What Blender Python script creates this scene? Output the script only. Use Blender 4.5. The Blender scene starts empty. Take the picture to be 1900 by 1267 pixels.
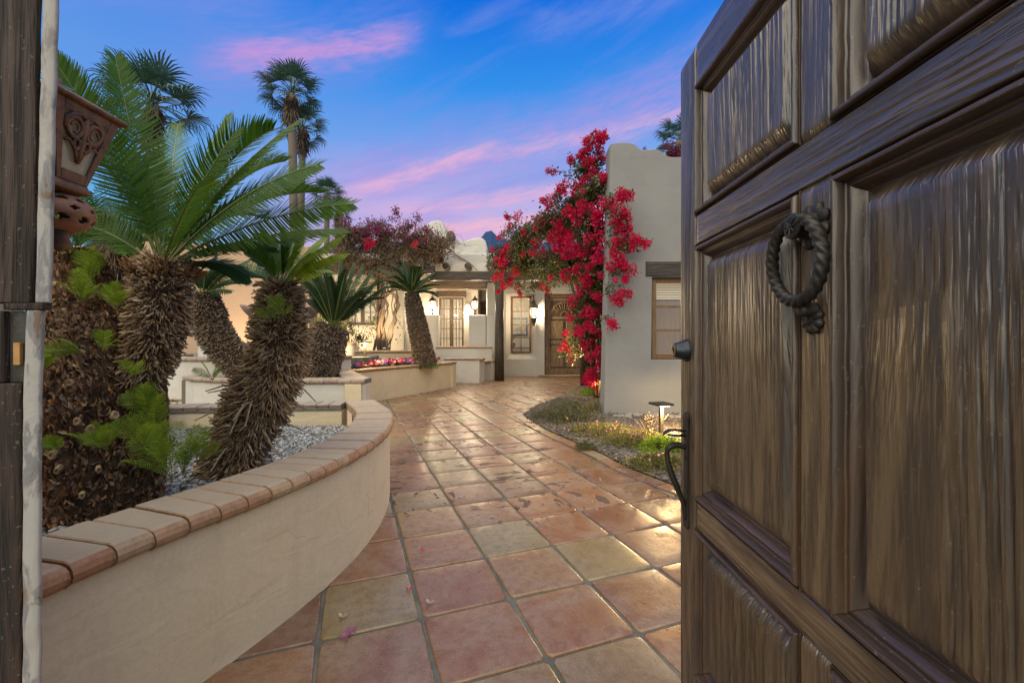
import bpy, bmesh, math, random
import numpy as np
from mathutils import Vector, Matrix, noise as mnoise

random.seed(7); rng = np.random.default_rng(7)
C = bpy.data.collections.new("courtyard"); bpy.context.scene.collection.children.link(C)
scene = bpy.context.scene
R = math.radians
EYE = 1.2          # camera height in metres
# ------------------------------------------------------------------ camera
cam_d = bpy.data.cameras.new("camera"); cam = bpy.data.objects.new("camera", cam_d); C.objects.link(cam)
cam.location = (0, 0, EYE); cam.rotation_euler = (R(90), 0, 0)
cam_d.sensor_width = 36; cam_d.lens = 36 * 806 / 1900
cam_d.clip_start = 0.02; cam_d.clip_end = 3000
scene.camera = cam
scene.view_settings.view_transform = 'Standard'
scene.view_settings.look = 'None'
scene.view_settings.exposure = 0.12
scene.view_settings.gamma = 1.0
scene.view_settings.use_curve_mapping = False
try:
    scene.cycles.use_denoising = True
    scene.cycles.max_bounces = 6
    scene.cycles.transparent_max_bounces = 12
    scene.cycles.sample_clamp_indirect = 4.0
    scene.cycles.caustics_reflective = False
    scene.cycles.caustics_refractive = False
except Exception:
    pass

def lin(c):
    def f(x):
        x /= 255.0
        return x / 12.92 if x <= 0.04045 else ((x + 0.055) / 1.055) ** 2.4
    return (f(c[0]), f(c[1]), f(c[2]), 1)

# ------------------------------------------------------------------ node expressions
class NT:
    def __init__(s, tree): s.t = tree; s.n = tree.nodes; s.l = tree.links
    def new(s, typ, **kw):
        nd = s.n.new(typ)
        for k, v in kw.items(): setattr(nd, k, v)
        return nd
    def put(s, inp, v):
        if isinstance(v, bpy.types.NodeSocket): s.l.new(v, inp)
        elif v is not None: inp.default_value = v
    def m(s, op, a, b=None, c=None, clamp=False):
        nd = s.new('ShaderNodeMath', operation=op, use_clamp=clamp)
        s.put(nd.inputs[0], a)
        if b is not None: s.put(nd.inputs[1], b)
        if c is not None: s.put(nd.inputs[2], c)
        return nd.outputs[0]
    def smooth(s, x, a, b, lo=0.0, hi=1.0):
        nd = s.new('ShaderNodeMapRange', interpolation_type='SMOOTHSTEP')
        s.put(nd.inputs[0], x)
        for i, v in enumerate((a, b, lo, hi)): s.put(nd.inputs[i + 1], v)
        return nd.outputs[0]
    def lmap(s, x, a, b, lo=0.0, hi=1.0):
        nd = s.new('ShaderNodeMapRange'); s.put(nd.inputs[0], x)
        for i, v in enumerate((a, b, lo, hi)): s.put(nd.inputs[i + 1], v)
        return nd.outputs[0]
    def mix(s, f, a, b, mode='MIX'):
        nd = s.new('ShaderNodeMix', data_type='RGBA', blend_type=mode)
        s.put(nd.inputs[0], f); s.put(nd.inputs[6], a); s.put(nd.inputs[7], b)
        return nd.outputs[2]
    def ramp(s, x, stops, interp='LINEAR'):
        nd = s.new('ShaderNodeValToRGB'); cr = nd.color_ramp; cr.interpolation = interp
        while len(cr.elements) < len(stops): cr.elements.new(0.5)
        for e, (p, c) in zip(cr.elements, stops): e.position = p; e.color = c
        s.put(nd.inputs[0], x)
        return nd.outputs[0]
    def noise(s, vec, scale=5, detail=4, rough=0.55, dist=0.0):
        nd = s.new('ShaderNodeTexNoise'); s.put(nd.inputs['Vector'], vec)
        nd.inputs['Scale'].default_value = scale; nd.inputs['Detail'].default_value = detail
        nd.inputs['Roughness'].default_value = rough; nd.inputs['Distortion'].default_value = dist
        return nd.outputs[0]
    def vmap(s, vec, scale=(1, 1, 1), rot=(0, 0, 0), loc=(0, 0, 0)):
        nd = s.new('ShaderNodeMapping'); s.put(nd.inputs[0], vec)
        s.put(nd.inputs[1], loc); s.put(nd.inputs[2], rot); s.put(nd.inputs[3], scale)
        return nd.outputs[0]
    def comb(s, x, y, z):
        nd = s.new('ShaderNodeCombineXYZ'); s.put(nd.inputs[0], x); s.put(nd.inputs[1], y); s.put(nd.inputs[2], z)
        return nd.outputs[0]

# ------------------------------------------------------------------ world: dusk sky
W = bpy.data.worlds.new("World"); scene.world = W; W.use_nodes = True
w = NT(W.node_tree); w.n.clear()
out = w.new('ShaderNodeOutputWorld'); bg = w.new('ShaderNodeBackground')
tc = w.new('ShaderNodeTexCoord').outputs['Generated']
sx = w.new('ShaderNodeSeparateXYZ'); w.l.new(tc, sx.inputs[0])
X_, Y_, Z_ = sx.outputs
el = w.m('MULTIPLY', w.m('ARCSINE', Z_), 57.2958)
az = w.m('MULTIPLY', w.m('ARCTAN2', X_, Y_), 57.2958)
base = w.ramp(w.lmap(el, -5, 90), [
    (0.00, lin((200, 155, 178))), (0.16, lin((224, 176, 208))), (0.235, lin((176, 170, 222))),
    (0.30, lin((106, 158, 228))), (0.37, lin((48, 138, 226))), (0.46, lin((0, 104, 214))), (1.0, lin((6, 62, 165)))])
cool = w.ramp(w.lmap(el, -5, 90), [
    (0.00, lin((130, 165, 190))), (0.16, lin((100, 170, 215))), (0.24, lin((95, 160, 225))),
    (0.33, lin((92, 146, 222))), (0.39, lin((62, 134, 222))), (0.47, lin((4, 108, 216))), (1.0, lin((6, 62, 165)))])
side = w.smooth(w.m('ABSOLUTE', w.m('SUBTRACT', az, 12.0)), 26.0, 52.0)
sky = w.mix(side, base, cool)
# high cloud, drawn in streaks that climb to the right
lon = w.m('SUBTRACT', w.m('MULTIPLY', az, 0.97), w.m('MULTIPLY', el, -0.28))
acr = w.m('SUBTRACT', el, w.m('MULTIPLY', az, 0.28))
sv = w.comb(w.m('MULTIPLY', lon, 0.035), w.m('MULTIPLY', acr, 0.16), 3.1)
n1 = w.noise(sv, 1.5, 6, 0.55, 0.6)
n2 = w.noise(w.comb(w.m('MULTIPLY', lon, 0.09), w.m('MULTIPLY', acr, 0.5), 7.7), 1.3, 7, 0.6, 0.9)
wob = w.m('MULTIPLY', w.m('SUBTRACT', n2, 0.5), 3.2)
n3_ = w.noise(w.comb(w.m('MULTIPLY', lon, 0.22), w.m('MULTIPLY', acr, 1.1), 1.7), 1.6, 8, 0.62, 0.5)
def streak(az0, el0, slope, hw, lo, hi, soft=5.0):
    d = w.m('ADD', w.m('SUBTRACT', w.m('SUBTRACT', el, el0), w.m('MULTIPLY', w.m('SUBTRACT', az, az0), slope)), wob)
    g = w.m('EXPONENT', w.m('MULTIPLY', w.m('MULTIPLY', d, d), -1.0 / (hw * hw)))
    g = w.m('MULTIPLY', g, w.smooth(n3_, 0.28, 0.66, 0.45, 1.0))
    a = w.m('MULTIPLY', w.smooth(az, lo - soft, lo + soft), w.m('SUBTRACT', 1.0, w.smooth(az, hi - soft, hi + soft)))
    return w.m('MULTIPLY', g, a)
PINK = lin((186, 146, 212)); PEACH = lin((222, 172, 208)); LAV = lin((120, 140, 220))
def over(sky, mask, k, col):
    return w.mix(w.m('MULTIPLY', mask, k, clamp=True), sky, col)
sky = over(sky, w.smooth(n1, 0.46, 0.72), 0.45, LAV)
sky = over(sky, streak(-36, 34.5, 0.05, 4.0, -60, -30, 6), 0.75, LAV)
sky = over(sky, streak(-24, 31.0, 0.33, 3.2, -38, -13, 5), 0.55, LAV)
sky = over(sky, streak(-20, 32.5, 0.30, 1.4, -34, -13.5, 3.2), 1.0, PINK)
sky = over(sky, streak(12, 36.6, 0.10, 1.5, 2, 34, 4), 0.50, LAV)
sky = over(sky, streak(0, 23.6, 0.22, 3.2, -24, 46, 7), 0.50, PINK)
sky = over(sky, streak(-12, 20.8, 0.36, 0.95, -21, -3, 3), 0.85, PEACH)
sky = over(sky, streak(10, 24.8, 0.12, 0.8, -2, 30, 5), 0.50, PEACH)
sky = over(sky, streak(-4, 17.8, 0.13, 0.9, -16, 12, 5), 0.75, PEACH)
sky = over(sky, streak(-3, 15.0, 0.10, 0.8, -14, 16, 5), 0.8, lin((240, 180, 198)))
w.l.new(sky, bg.inputs[0]); bg.inputs[1].default_value = 1.0
nish = w.new('ShaderNodeTexSky', sky_type='NISHITA'); nish.sun_disc = False
nish.sun_elevation = R(2); nish.sun_rotation = R(188)
bg2 = w.new('ShaderNodeBackground'); w.l.new(nish.outputs[0], bg2.inputs[0]); bg2.inputs[1].default_value = 0.004
addn = w.new('ShaderNodeAddShader'); w.l.new(bg.outputs[0], addn.inputs[0]); w.l.new(bg2.outputs[0], addn.inputs[1])
w.l.new(addn.outputs[0], out.inputs[0])

# afterglow of the set sun, very soft, from behind the viewer
sd = bpy.data.lights.new("afterglow", 'SUN'); sd.energy = 5.0; sd.angle = R(110); sd.color = (1.0, 0.87, 0.54)
so = bpy.data.objects.new("afterglow", sd); C.objects.link(so)
so.rotation_euler = Vector((0.22, 0.56, -0.82)).to_track_quat('-Z', 'Y').to_euler()

# ------------------------------------------------------------------ point helpers (photo measure -> metres)
def P(px, py, Y): return Vector(((px - 950) / 806 * Y, Y, EYE - (py - 633) / 806 * Y))
def G(px, py, z=0.0):
    Y = (EYE - z) * 806 / (py - 633)
    return Vector(((px - 950) / 806 * Y, Y, z))

# ------------------------------------------------------------------ mesh building
class MB:
    def __init__(s): s.v = []; s.f = []
    def add(s, vs, fs):
        o = len(s.v); s.v += [tuple(v) for v in vs]; s.f += [tuple(i + o for i in f) for f in fs]; return s
    def box(s, a, b, M=None):
        x0, y0, z0 = a; x1, y1, z1 = b
        vs = [Vector(p) for p in ((x0,y0,z0),(x1,y0,z0),(x1,y1,z0),(x0,y1,z0),(x0,y0,z1),(x1,y0,z1),(x1,y1,z1),(x0,y1,z1))]
        if M is not None: vs = [M @ v for v in vs]
        return s.add(vs, [(0,3,2,1),(4,5,6,7),(0,1,5,4),(1,2,6,5),(2,3,7,6),(3,0,4,7)])
    def rings(s, rs, close=True, cap=True):
        n = len(rs[0]); vs = [p for r in rs for p in r]; fs = []
        for i in range(len(rs) - 1):
            for j in range(n if close else n - 1):
                k = (j + 1) % n
                fs.append((i*n+j, i*n+k, (i+1)*n+k, (i+1)*n+j))
        if cap and close:
            fs.append(tuple(range(n - 1, -1, -1))); fs.append(tuple((len(rs)-1)*n + j for j in range(n)))
        return s.add(vs, fs)
    def tube(s, pts, rad, n=8, cap=True, twist=0):
        pts = [Vector(p) for p in pts]; rs = []
        t0 = (pts[1] - pts[0]).normalized()
        ref = Vector((0, 0, 1)) if abs(t0.z) < 0.9 else Vector((1, 0, 0))
        u = t0.cross(ref).normalized()
        for i, p in enumerate(pts):
            t = (pts[min(i+1, len(pts)-1)] - pts[max(i-1, 0)]).normalized()
            u = (u - t * u.dot(t)).normalized(); v = t.cross(u)
            r = rad[i] if isinstance(rad, (list, tuple)) else rad
            rs.append([p + (u*math.cos(a) + v*math.sin(a))*r for a in [2*math.pi*j/n + twist*i for j in range(n)]])
        return s.rings(rs, cap=cap)
    def lathe(s, prof, c=(0,0,0), n=16, cap=True, axis='Z'):
        c = Vector(c); rs = []
        for r, h in prof:
            ring = []
            for j in range(n):
                a = 2*math.pi*j/n; x, y = r*math.cos(a), r*math.sin(a)
                ring.append(c + (Vector((x, y, h)) if axis == 'Z' else Vector((h, y, x)) if axis == 'X' else Vector((x, h, y))))
            rs.append(ring)
        return s.rings(rs, cap=cap)
    def prism(s, poly, z0, z1):
        n = len(poly); vs = [(p[0], p[1], z0) for p in poly] + [(p[0], p[1], z1) for p in poly]
        return s.add(vs, [tuple(range(n-1,-1,-1)), tuple(range(n, 2*n))] + [(i, (i+1)%n, n+(i+1)%n, n+i) for i in range(n)])
    def mesh(s, name, smooth=False, fix=True):
        me = bpy.data.meshes.new(name); me.from_pydata(s.v, [], s.f)
        if fix:
            bm = bmesh.new(); bm.from_mesh(me); bmesh.ops.recalc_face_normals(bm, faces=bm.faces); bm.to_mesh(me); bm.free()
        if smooth: me.polygons.foreach_set('use_smooth', [True]*len(me.polygons))
        me.update(); return me

def npmesh(name, V, F, smooth=False):
    """V (N,3) floats, F (M,k) ints, all faces with the same corner count"""
    me = bpy.data.meshes.new(name); V = np.asarray(V, np.float32); F = np.asarray(F, np.int32)
    m, k = F.shape
    me.vertices.add(len(V)); me.vertices.foreach_set('co', V.ravel())
    me.loops.add(m*k); me.loops.foreach_set('vertex_index', F.ravel())
    me.polygons.add(m); me.polygons.foreach_set('loop_start', np.arange(m, dtype=np.int32)*k)
    me.polygons.foreach_set('loop_total', np.full(m, k, np.int32))
    if smooth: me.polygons.foreach_set('use_smooth', np.ones(m, bool))
    me.update(calc_edges=True); return me

def scatter(tv, tf, pos, Rm, sc):
    """copies of template (tv,tf): pos (N,3), Rm (N,3,3) columns = axes, sc (N,3)"""
    tv = np.asarray(tv, float); tf = np.asarray(tf)
    loc = tv[None] * sc[:, None, :]
    V = np.einsum('nij,nkj->nki', Rm, loc) + pos[:, None, :]
    F = tf[None] + (np.arange(len(pos)) * len(tv))[:, None, None]
    return V.reshape(-1, 3), F.reshape(-1, tf.shape[1])

def frames(d, up=None):
    """rotation matrices whose x axis is d (N,3)"""
    d = d / np.linalg.norm(d, axis=1, keepdims=True)
    if up is None:
        up = rng.normal(size=d.shape)
    y = np.cross(up, d); y /= np.linalg.norm(y, axis=1, keepdims=True) + 1e-9
    z = np.cross(d, y)
    return np.stack([d, y, z], axis=2)

def link(name, me, mat=None, parent=None, at=None, bevel=0, segs=2, rough=None):
    o = bpy.data.objects.new(name, me); C.objects.link(o)
    if mat is not None and not me.materials: me.materials.append(mat)
    if parent is not None:
        o.parent = parent
        if parent.type == 'EMPTY': o.location = -parent.location
    if at is not None: o.location = Vector(at) - (parent.location if parent is not None and parent.type == 'EMPTY' else Vector((0,0,0)))
    if bevel:
        b = o.modifiers.new('bevel', 'BEVEL'); b.width = bevel; b.segments = segs; b.limit_method = 'ANGLE'; b.angle_limit = R(40)
        b.harden_normals = False
        me.polygons.foreach_set('use_smooth', [True]*len(me.polygons)); me.update()
        ws = o.modifiers.new('wn', 'WEIGHTED_NORMAL'); ws.keep_sharp = True
    return o
def tag(o, label=None, cat=None, group=None, kind=None):
    if label: o['label'] = label
    if cat: o['category'] = cat
    if group: o['group'] = group
    if kind: o['kind'] = kind
    return o
def thing(name, label, cat, loc=(0,0,0), group=None):
    o = bpy.data.objects.new(name, None); C.objects.link(o); o.location = loc; o.empty_display_size = 0.1
    return tag(o, label, cat, group)

# ------------------------------------------------------------------ materials
def material(name):
    m = bpy.data.materials.new(name); m.use_nodes = True
    t = NT(m.node_tree); b = t.n['Principled BSDF']
    return m, t, b
def objco(t): return t.new('ShaderNodeTexCoord').outputs['Object']
def orand(t): return t.new('ShaderNodeObjectInfo').outputs['Random']
def irand(t): return t.new('ShaderNodeNewGeometry').outputs['Random Per Island']
def bump(t, b, h, dist=0.002, strength=1.0, normal=None):
    nd = t.new('ShaderNodeBump'); nd.inputs['Strength'].default_value = strength; nd.inputs['Distance'].default_value = dist
    t.put(nd.inputs['Height'], h)
    if normal is not None: t.l.new(normal, nd.inputs['Normal'])
    if b is not None: t.l.new(nd.outputs[0], b.inputs['Normal'])
    return nd.outputs[0]

def stucco(name, col, col2=None, rough=0.9, trowel=0.004):
    m, t, b = material(name); o = objco(t)
    n = t.noise(o, 1.3, 5, 0.6); n2 = t.noise(o, 60, 3, 0.6); n3 = t.noise(t.vmap(o, (1, 1, 2.2)), 4.0, 3, 0.5, 0.8)
    c = t.mix(t.smooth(n, 0.35, 0.7), col, col2 or tuple(x*0.86 for x in col[:3]) + (1,))
    c = t.mix(t.lmap(n2, 0.3, 0.7, 0, 0.10), c, (0.1, 0.08, 0.06, 1))
    bl = t.noise(o, 3.1, 7, 0.68, 0.4); c = t.mix(t.smooth(bl, 0.50, 0.72, 0, 0.20), c, (0.30, 0.24, 0.17, 1))
    c = t.mix(t.smooth(t.noise(o, 17, 6, 0.7), 0.58, 0.72, 0, 0.16), c, (0.24, 0.19, 0.14, 1))
    ck = t.new('ShaderNodeTexVoronoi', feature='DISTANCE_TO_EDGE'); ck.inputs['Scale'].default_value = 0.9
    wv = t.new('ShaderNodeVectorMath', operation='ADD'); wn = t.new('ShaderNodeTexNoise'); wn.inputs['Scale'].default_value = 3; t.l.new(o, wn.inputs['Vector']); t.l.new(o, wv.inputs[0]); t.l.new(wn.outputs[1], wv.inputs[1]); t.l.new(wv.outputs[0], ck.inputs['Vector'])
    cm = t.m('MULTIPLY', t.m('SUBTRACT', 1.0, t.smooth(ck.outputs[0], 0.0008, 0.0025)), t.smooth(t.noise(o, 1.1, 2, .5), 0.54, 0.60))
    c = t.mix(t.m('MULTIPLY', cm, 0.4), c, (0.12, 0.10, 0.08, 1))
    # faint rain streaks and splash dirt
    st = t.noise(t.vmap(o, (9, 9, 0.5)), 1.0, 4, 0.6)
    c = t.mix(t.m('MULTIPLY', t.smooth(st, 0.55, 0.8), 0.12), c, (0.16, 0.12, 0.09, 1))
    t.l.new(c, b.inputs['Base Color']); b.inputs['Roughness'].default_value = rough
    nb = bump(t, None, n3, trowel*3, 0.6)
    bump(t, b, n2, 0.0012, 0.55, nb)
    return m

def terracotta(name, cols, spall=0.0, rough=(0.28, 0.55), haze=0.3, dust=0, coat=0):
    m, t, b = material(name); o = objco(t); r = orand(t)
    off = t.comb(t.m('MULTIPLY', r, 91.0), t.m('MULTIPLY', r, 57.0), t.m('MULTIPLY', r, 13.0))
    va = t.new('ShaderNodeVectorMath', operation='ADD'); t.l.new(o, va.inputs[0]); t.l.new(off, va.inputs[1]); p = va.outputs[0]
    stops = [(i / (len(cols)-1), c) for i, c in enumerate(cols)]
    c = t.ramp(r, stops, 'LINEAR')
    n = t.noise(p, 3.5, 9, 0.68, 0.7); nf = t.noise(p, 22, 8, 0.72); ng = t.noise(p, 110, 4, 0.7)
    c = t.mix(t.smooth(n, 0.36, 0.68, 0.06, haze + 0.18), c, lin((152, 142, 124)))
    c = t.mix(t.smooth(nf, 0.42, 0.66, 0, 0.42), c, lin((92, 60, 42)))
    c = t.mix(t.smooth(ng, 0.56, 0.68, 0, 0.35), c, lin((186, 158, 122))); c = t.mix(t.smooth(ng, 0.44, 0.30, 0, 0.40), c, lin((70, 46, 34)))
    geo = t.new('ShaderNodeNewGeometry')
    rgh = t.m('ADD', t.lmap(n, 0.3, 0.7, rough[0], rough[1]), t.lmap(nf, 0.35, 0.65, -.08, .10))
    h = t.m('ADD', t.m('ADD', t.m('MULTIPLY', n, 1.0), t.m('MULTIPLY', nf, 0.30)), t.m('MULTIPLY', ng, 0.06))
    if spall:
        sp = t.noise(t.vmap(p, (1.0, 2.0, 1.0), (0, 0, 0.6)), 5.5, 4, 0.55, 0.6)
        sy = t.new('ShaderNodeSeparateXYZ'); t.l.new(geo.outputs['Position'], sy.inputs[0])
        gate = t.m('MULTIPLY', t.smooth(t.noise(geo.outputs['Position'], 0.8, 2, 0.5), 0.40, 0.50), t.smooth(sy.outputs[1], 2.3, 3.2))
        mk = t.m('MULTIPLY', t.smooth(sp, spall, spall + 0.02), gate)
        c = t.mix(t.m('MULTIPLY', mk, 0.85), c, lin((66, 46, 36)))
        rgh = t.m('ADD', rgh, t.m('MULTIPLY', mk, 0.4))
        h = t.m('SUBTRACT', h, t.m('MULTIPLY', mk, 1.0))
    pit = t.new('ShaderNodeTexVoronoi'); pit.inputs['Scale'].default_value = 38; t.l.new(p, pit.inputs['Vector'])
    pm = t.m('MULTIPLY', t.m('SUBTRACT', 1.0, t.smooth(pit.outputs[0], 0.05, 0.12)), t.smooth(nf, 0.5, 0.62))
    c = t.mix(t.m('MULTIPLY', pm, 0.7), c, (0.03, 0.02, 0.015, 1))
    if dust:
        nz = t.new('ShaderNodeSeparateXYZ'); t.l.new(geo.outputs['Normal'], nz.inputs[0])
        c = t.mix(t.m('MULTIPLY', t.smooth(nz.outputs[2], 0.75, 0.98), t.smooth(n, 0.25, 0.6, dust*.6, dust)), c, lin((172, 160, 138)))
    t.l.new(c, b.inputs['Base Color']); t.l.new(rgh, b.inputs['Roughness'])
    bump(t, b, h, 0.004, 0.8)
    b.inputs['Specular IOR Level'].default_value = 0.6
    if coat: b.inputs['Coat Weight'].default_value = coat; b.inputs['Coat Roughness'].default_value = 0.26
    return m

def wood(name, dark, light, axis='Z', grain=1.0, rough=(0.35, 0.65), dist=0.004, scale=1.0, rand=True, xs=1, coat=0):
    """weathered timber: deep ridged grain running along axis"""
    m, t, b = material(name); o = objco(t); r = orand(t)
    if rand:
        off = t.comb(t.m('MULTIPLY', r, 31.0), t.m('MULTIPLY', r, 17.0), t.m('MULTIPLY', r, 23.0))
        va = t.new('ShaderNodeVectorMath', operation='ADD'); t.l.new(o, va.inputs[0]); t.l.new(off, va.inputs[1]); o = va.outputs[0]
    k = {'Z': (xs, 1, 0.07), 'Y': (xs, 0.07, 1), 'X': (0.07, 1, 1)}[axis]
    kk = {'Z': (1, 1, 0.22), 'Y': (1, 0.22, 1), 'X': (0.22, 1, 1)}[axis]
    wv = t.noise(t.vmap(o, kk), 5.0 * scale, 2, 0.5, 0.2)
    # warp the position, so that rings bend round knots
    vs = t.new('ShaderNodeVectorMath', operation='SCALE'); t.l.new(t.new('ShaderNodeTexNoise').outputs[1], vs.inputs[0])
    nz = vs.inputs[0].links[0].from_node; t.l.new(t.vmap(o, kk), nz.inputs['Vector']); nz.inputs['Scale'].default_value = 4.0*scale; nz.inputs['Detail'].default_value = 1
    vs.inputs['Scale'].default_value = 0.11 / scale
    vb = t.new('ShaderNodeVectorMath', operation='ADD'); t.l.new(o, vb.inputs[0]); t.l.new(vs.outputs[0], vb.inputs[1])
    g1 = t.noise(t.vmap(vb.outputs[0], k), 95*scale, 3, 0.6)
    g2 = t.noise(t.vmap(vb.outputs[0], k), 330*scale, 3, 0.65)
    big = t.noise(t.vmap(o, kk), 2.2*scale, 3, 0.5)
    ridge = t.m('ADD', t.m('MULTIPLY', t.smooth(g1, 0.30, 0.70), 0.75), t.m('MULTIPLY', g2, 0.35))
    c = t.mix(t.smooth(ridge, 0.25, 0.95), dark, light)
    c = t.mix(t.smooth(big, 0.4, 0.7, 0, 0.45), c, tuple(x*0.45 for x in dark[:3]) + (1,))
    fleck = t.smooth(t.noise(o, 140, 2, 0.5), 0.66, 0.72)
    c = t.mix(t.m('MULTIPLY', fleck, 0.25), c, (0.30, 0.26, 0.2, 1))
    t.l.new(c, b.inputs['Base Color'])
    t.l.new(t.lmap(ridge, 0.2, 1.0, rough[1], rough[0]), b.inputs['Roughness'])
    b.inputs['Specular IOR Level'].default_value = 0.5
    if coat: b.inputs['Coat Weight'].default_value = coat; b.inputs['Coat Roughness'].default_value = 0.30; b.inputs['Specular IOR Level'].default_value = 0.9
    nb_ = bump(t, b, ridge, dist, grain)
    if coat: t.l.new(nb_, b.inputs['Coat Normal'])
    return m

def metal(name, col, rough=0.45, patina=None, metallic=0.8):
    m, t, b = material(name); o = objco(t)
    n = t.noise(o, 25, 5, 0.6); nf = t.noise(o, 160, 3, 0.6)
    c = t.mix(t.smooth(n, 0.4, 0.65), col, patina or tuple(x*0.5 for x in col[:3]) + (1,))
    t.l.new(c, b.inputs['Base Color']); b.inputs['Metallic'].default_value = metallic
    t.l.new(t.lmap(n, 0.3, 0.7, rough*0.8, min(1, rough*1.4)), b.inputs['Roughness'])
    bump(t, b, nf, 0.0008, 0.6)
    return m

def leafy(name, stops, rough=0.4, trans=0.25, coord=None, spec=0.5):
    m, t, b = material(name)
    c = t.ramp(irand(t), stops)
    pos = t.new('ShaderNodeNewGeometry').outputs['Position']
    c = t.mix(t.smooth(t.noise(pos, 2.3, 3, 0.5), 0.35, 0.7, 0, 0.45), c, stops[0][1])
    t.l.new(c, b.inputs['Base Color']); b.inputs['Roughness'].default_value = rough
    b.inputs['Specular IOR Level'].default_value = spec
    tr = t.new('ShaderNodeBsdfTranslucent'); t.l.new(c, tr.inputs[0])
    ms = t.new('ShaderNodeMixShader'); ms.inputs[0].default_value = trans
    t.l.new(b.outputs[0], ms.inputs[1]); t.l.new(tr.outputs[0], ms.inputs[2])
    t.l.new(ms.outputs[0], t.n['Material Output'].inputs[0])
    return m

def pieces(name, stops, rough=0.8, bumpd=0.0):
    m, t, b = material(name); c = t.ramp(irand(t), stops)
    o = objco(t); n = t.noise(o, 30, 4, 0.6)
    c = t.mix(t.smooth(n, 0.4, 0.7, 0, 0.5), c, tuple(x*0.4 for x in stops[0][1][:3]) + (1,))
    t.l.new(c, b.inputs['Base Color']); b.inputs['Roughness'].default_value = rough
    if bumpd: bump(t, b, t.noise(o, 120, 3, 0.6), bumpd, 0.8)
    return m

def emissive(name, col, strength, base=(0.5, 0.5, 0.5, 1)):
    m, t, b = material(name); b.inputs['Base Color'].default_value = base
    b.inputs['Emission Color'].default_value = col; b.inputs['Emission Strength'].default_value = strength
    return m
def glass(name, tint=(0.9, 0.93, 0.95, 1), rough=0.02, alpha=0.12):
    """thin window glass: mostly clear, mirrors at its own fresnel rate"""
    m, t, b = material(name); t.n.remove(b)
    tr = t.new('ShaderNodeBsdfTransparent'); tr.inputs[0].default_value = tint
    gl = t.new('ShaderNodeBsdfGlossy'); gl.inputs['Roughness'].default_value = rough
    fr = t.new('ShaderNodeLayerWeight'); fr.inputs[0].default_value = 0.5
    ms = t.new('ShaderNodeMixShader'); t.l.new(t.m('ADD', t.m('MULTIPLY', t.m('POWER', fr.outputs['Facing'], 4.0), 0.7), 0.05, clamp=True), ms.inputs[0])
    t.l.new(tr.outputs[0], ms.inputs[1]); t.l.new(gl.outputs[0], ms.inputs[2])
    t.l.new(ms.outputs[0], t.n['Material Output'].inputs[0]); return m

M = {}
M['cream'] = stucco('cream_stucco', (0.68, 0.57, 0.39, 1), (0.62, 0.51, 0.34, 1))
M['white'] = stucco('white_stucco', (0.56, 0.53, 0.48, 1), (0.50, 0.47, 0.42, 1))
M['peach'] = stucco('peach_stucco', (0.43, 0.29, 0.19, 1), (0.38, 0.26, 0.17, 1))
M['tile'] = terracotta('saltillo_tile', [lin((118, 72, 42)), lin((146, 99, 56)), lin((124, 80, 50)), lin((148, 112, 66)),
                                         lin((110, 68, 42)), lin((136, 122, 80)), lin((130, 90, 60)), lin((104, 62, 40))], spall=0.575, rough=(0.27, 0.5), coat=.22)
M['cap'] = terracotta('clay_cap', [lin((180, 142, 102)), lin((172, 124, 84)), lin((182, 152, 114)), lin((164, 112, 74)), lin((178, 142, 102))], rough=(0.5, 0.8), haze=0.1, dust=.85)
M['capgrey'] = terracotta('grey_clay_cap', [lin((150, 130, 118)), lin((138, 112, 100)), lin((160, 142, 128))], rough=(0.5, 0.8), dust=.8)
# ================================================================== GROUND AND PAVING
m, t, b = material('desert_soil'); pos = objco(t)
t.l.new(t.mix(t.noise(pos, 0.6, 6, 0.6), (0.10, 0.075, 0.05, 1), (0.17, 0.13, 0.09, 1)), b.inputs['Base Color']); b.inputs['Roughness'].default_value = 0.95
M['soil'] = m
m, t, b = material('grout'); pos = objco(t)
t.l.new(t.mix(t.smooth(t.noise(pos, 9, 5, 0.6), 0.35, 0.7), (0.10, 0.105, 0.09, 1), (0.17, 0.165, 0.14, 1)), b.inputs['Base Color'])
b.inputs['Roughness'].default_value = 0.85; bump(t, b, t.noise(pos, 90, 4, 0.6), 0.003, 0.8); M['grout'] = m
mb = MB(); mb.prism([(-600, -20), (600, -20), (600, 1200), (-600, 1200)], -0.5, -0.03)
tag(link('ground', mb.mesh('ground'), M['soil']), kind='structure')
floor = link('patio_floor', MB().prism([(-3.9, -1.5), (4.2, -1.5), (4.2, 15.9), (-3.9, 15.9)], -0.026, -0.010).mesh('patio_floor'), M['grout'])
tag(floor, kind='structure')

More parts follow.
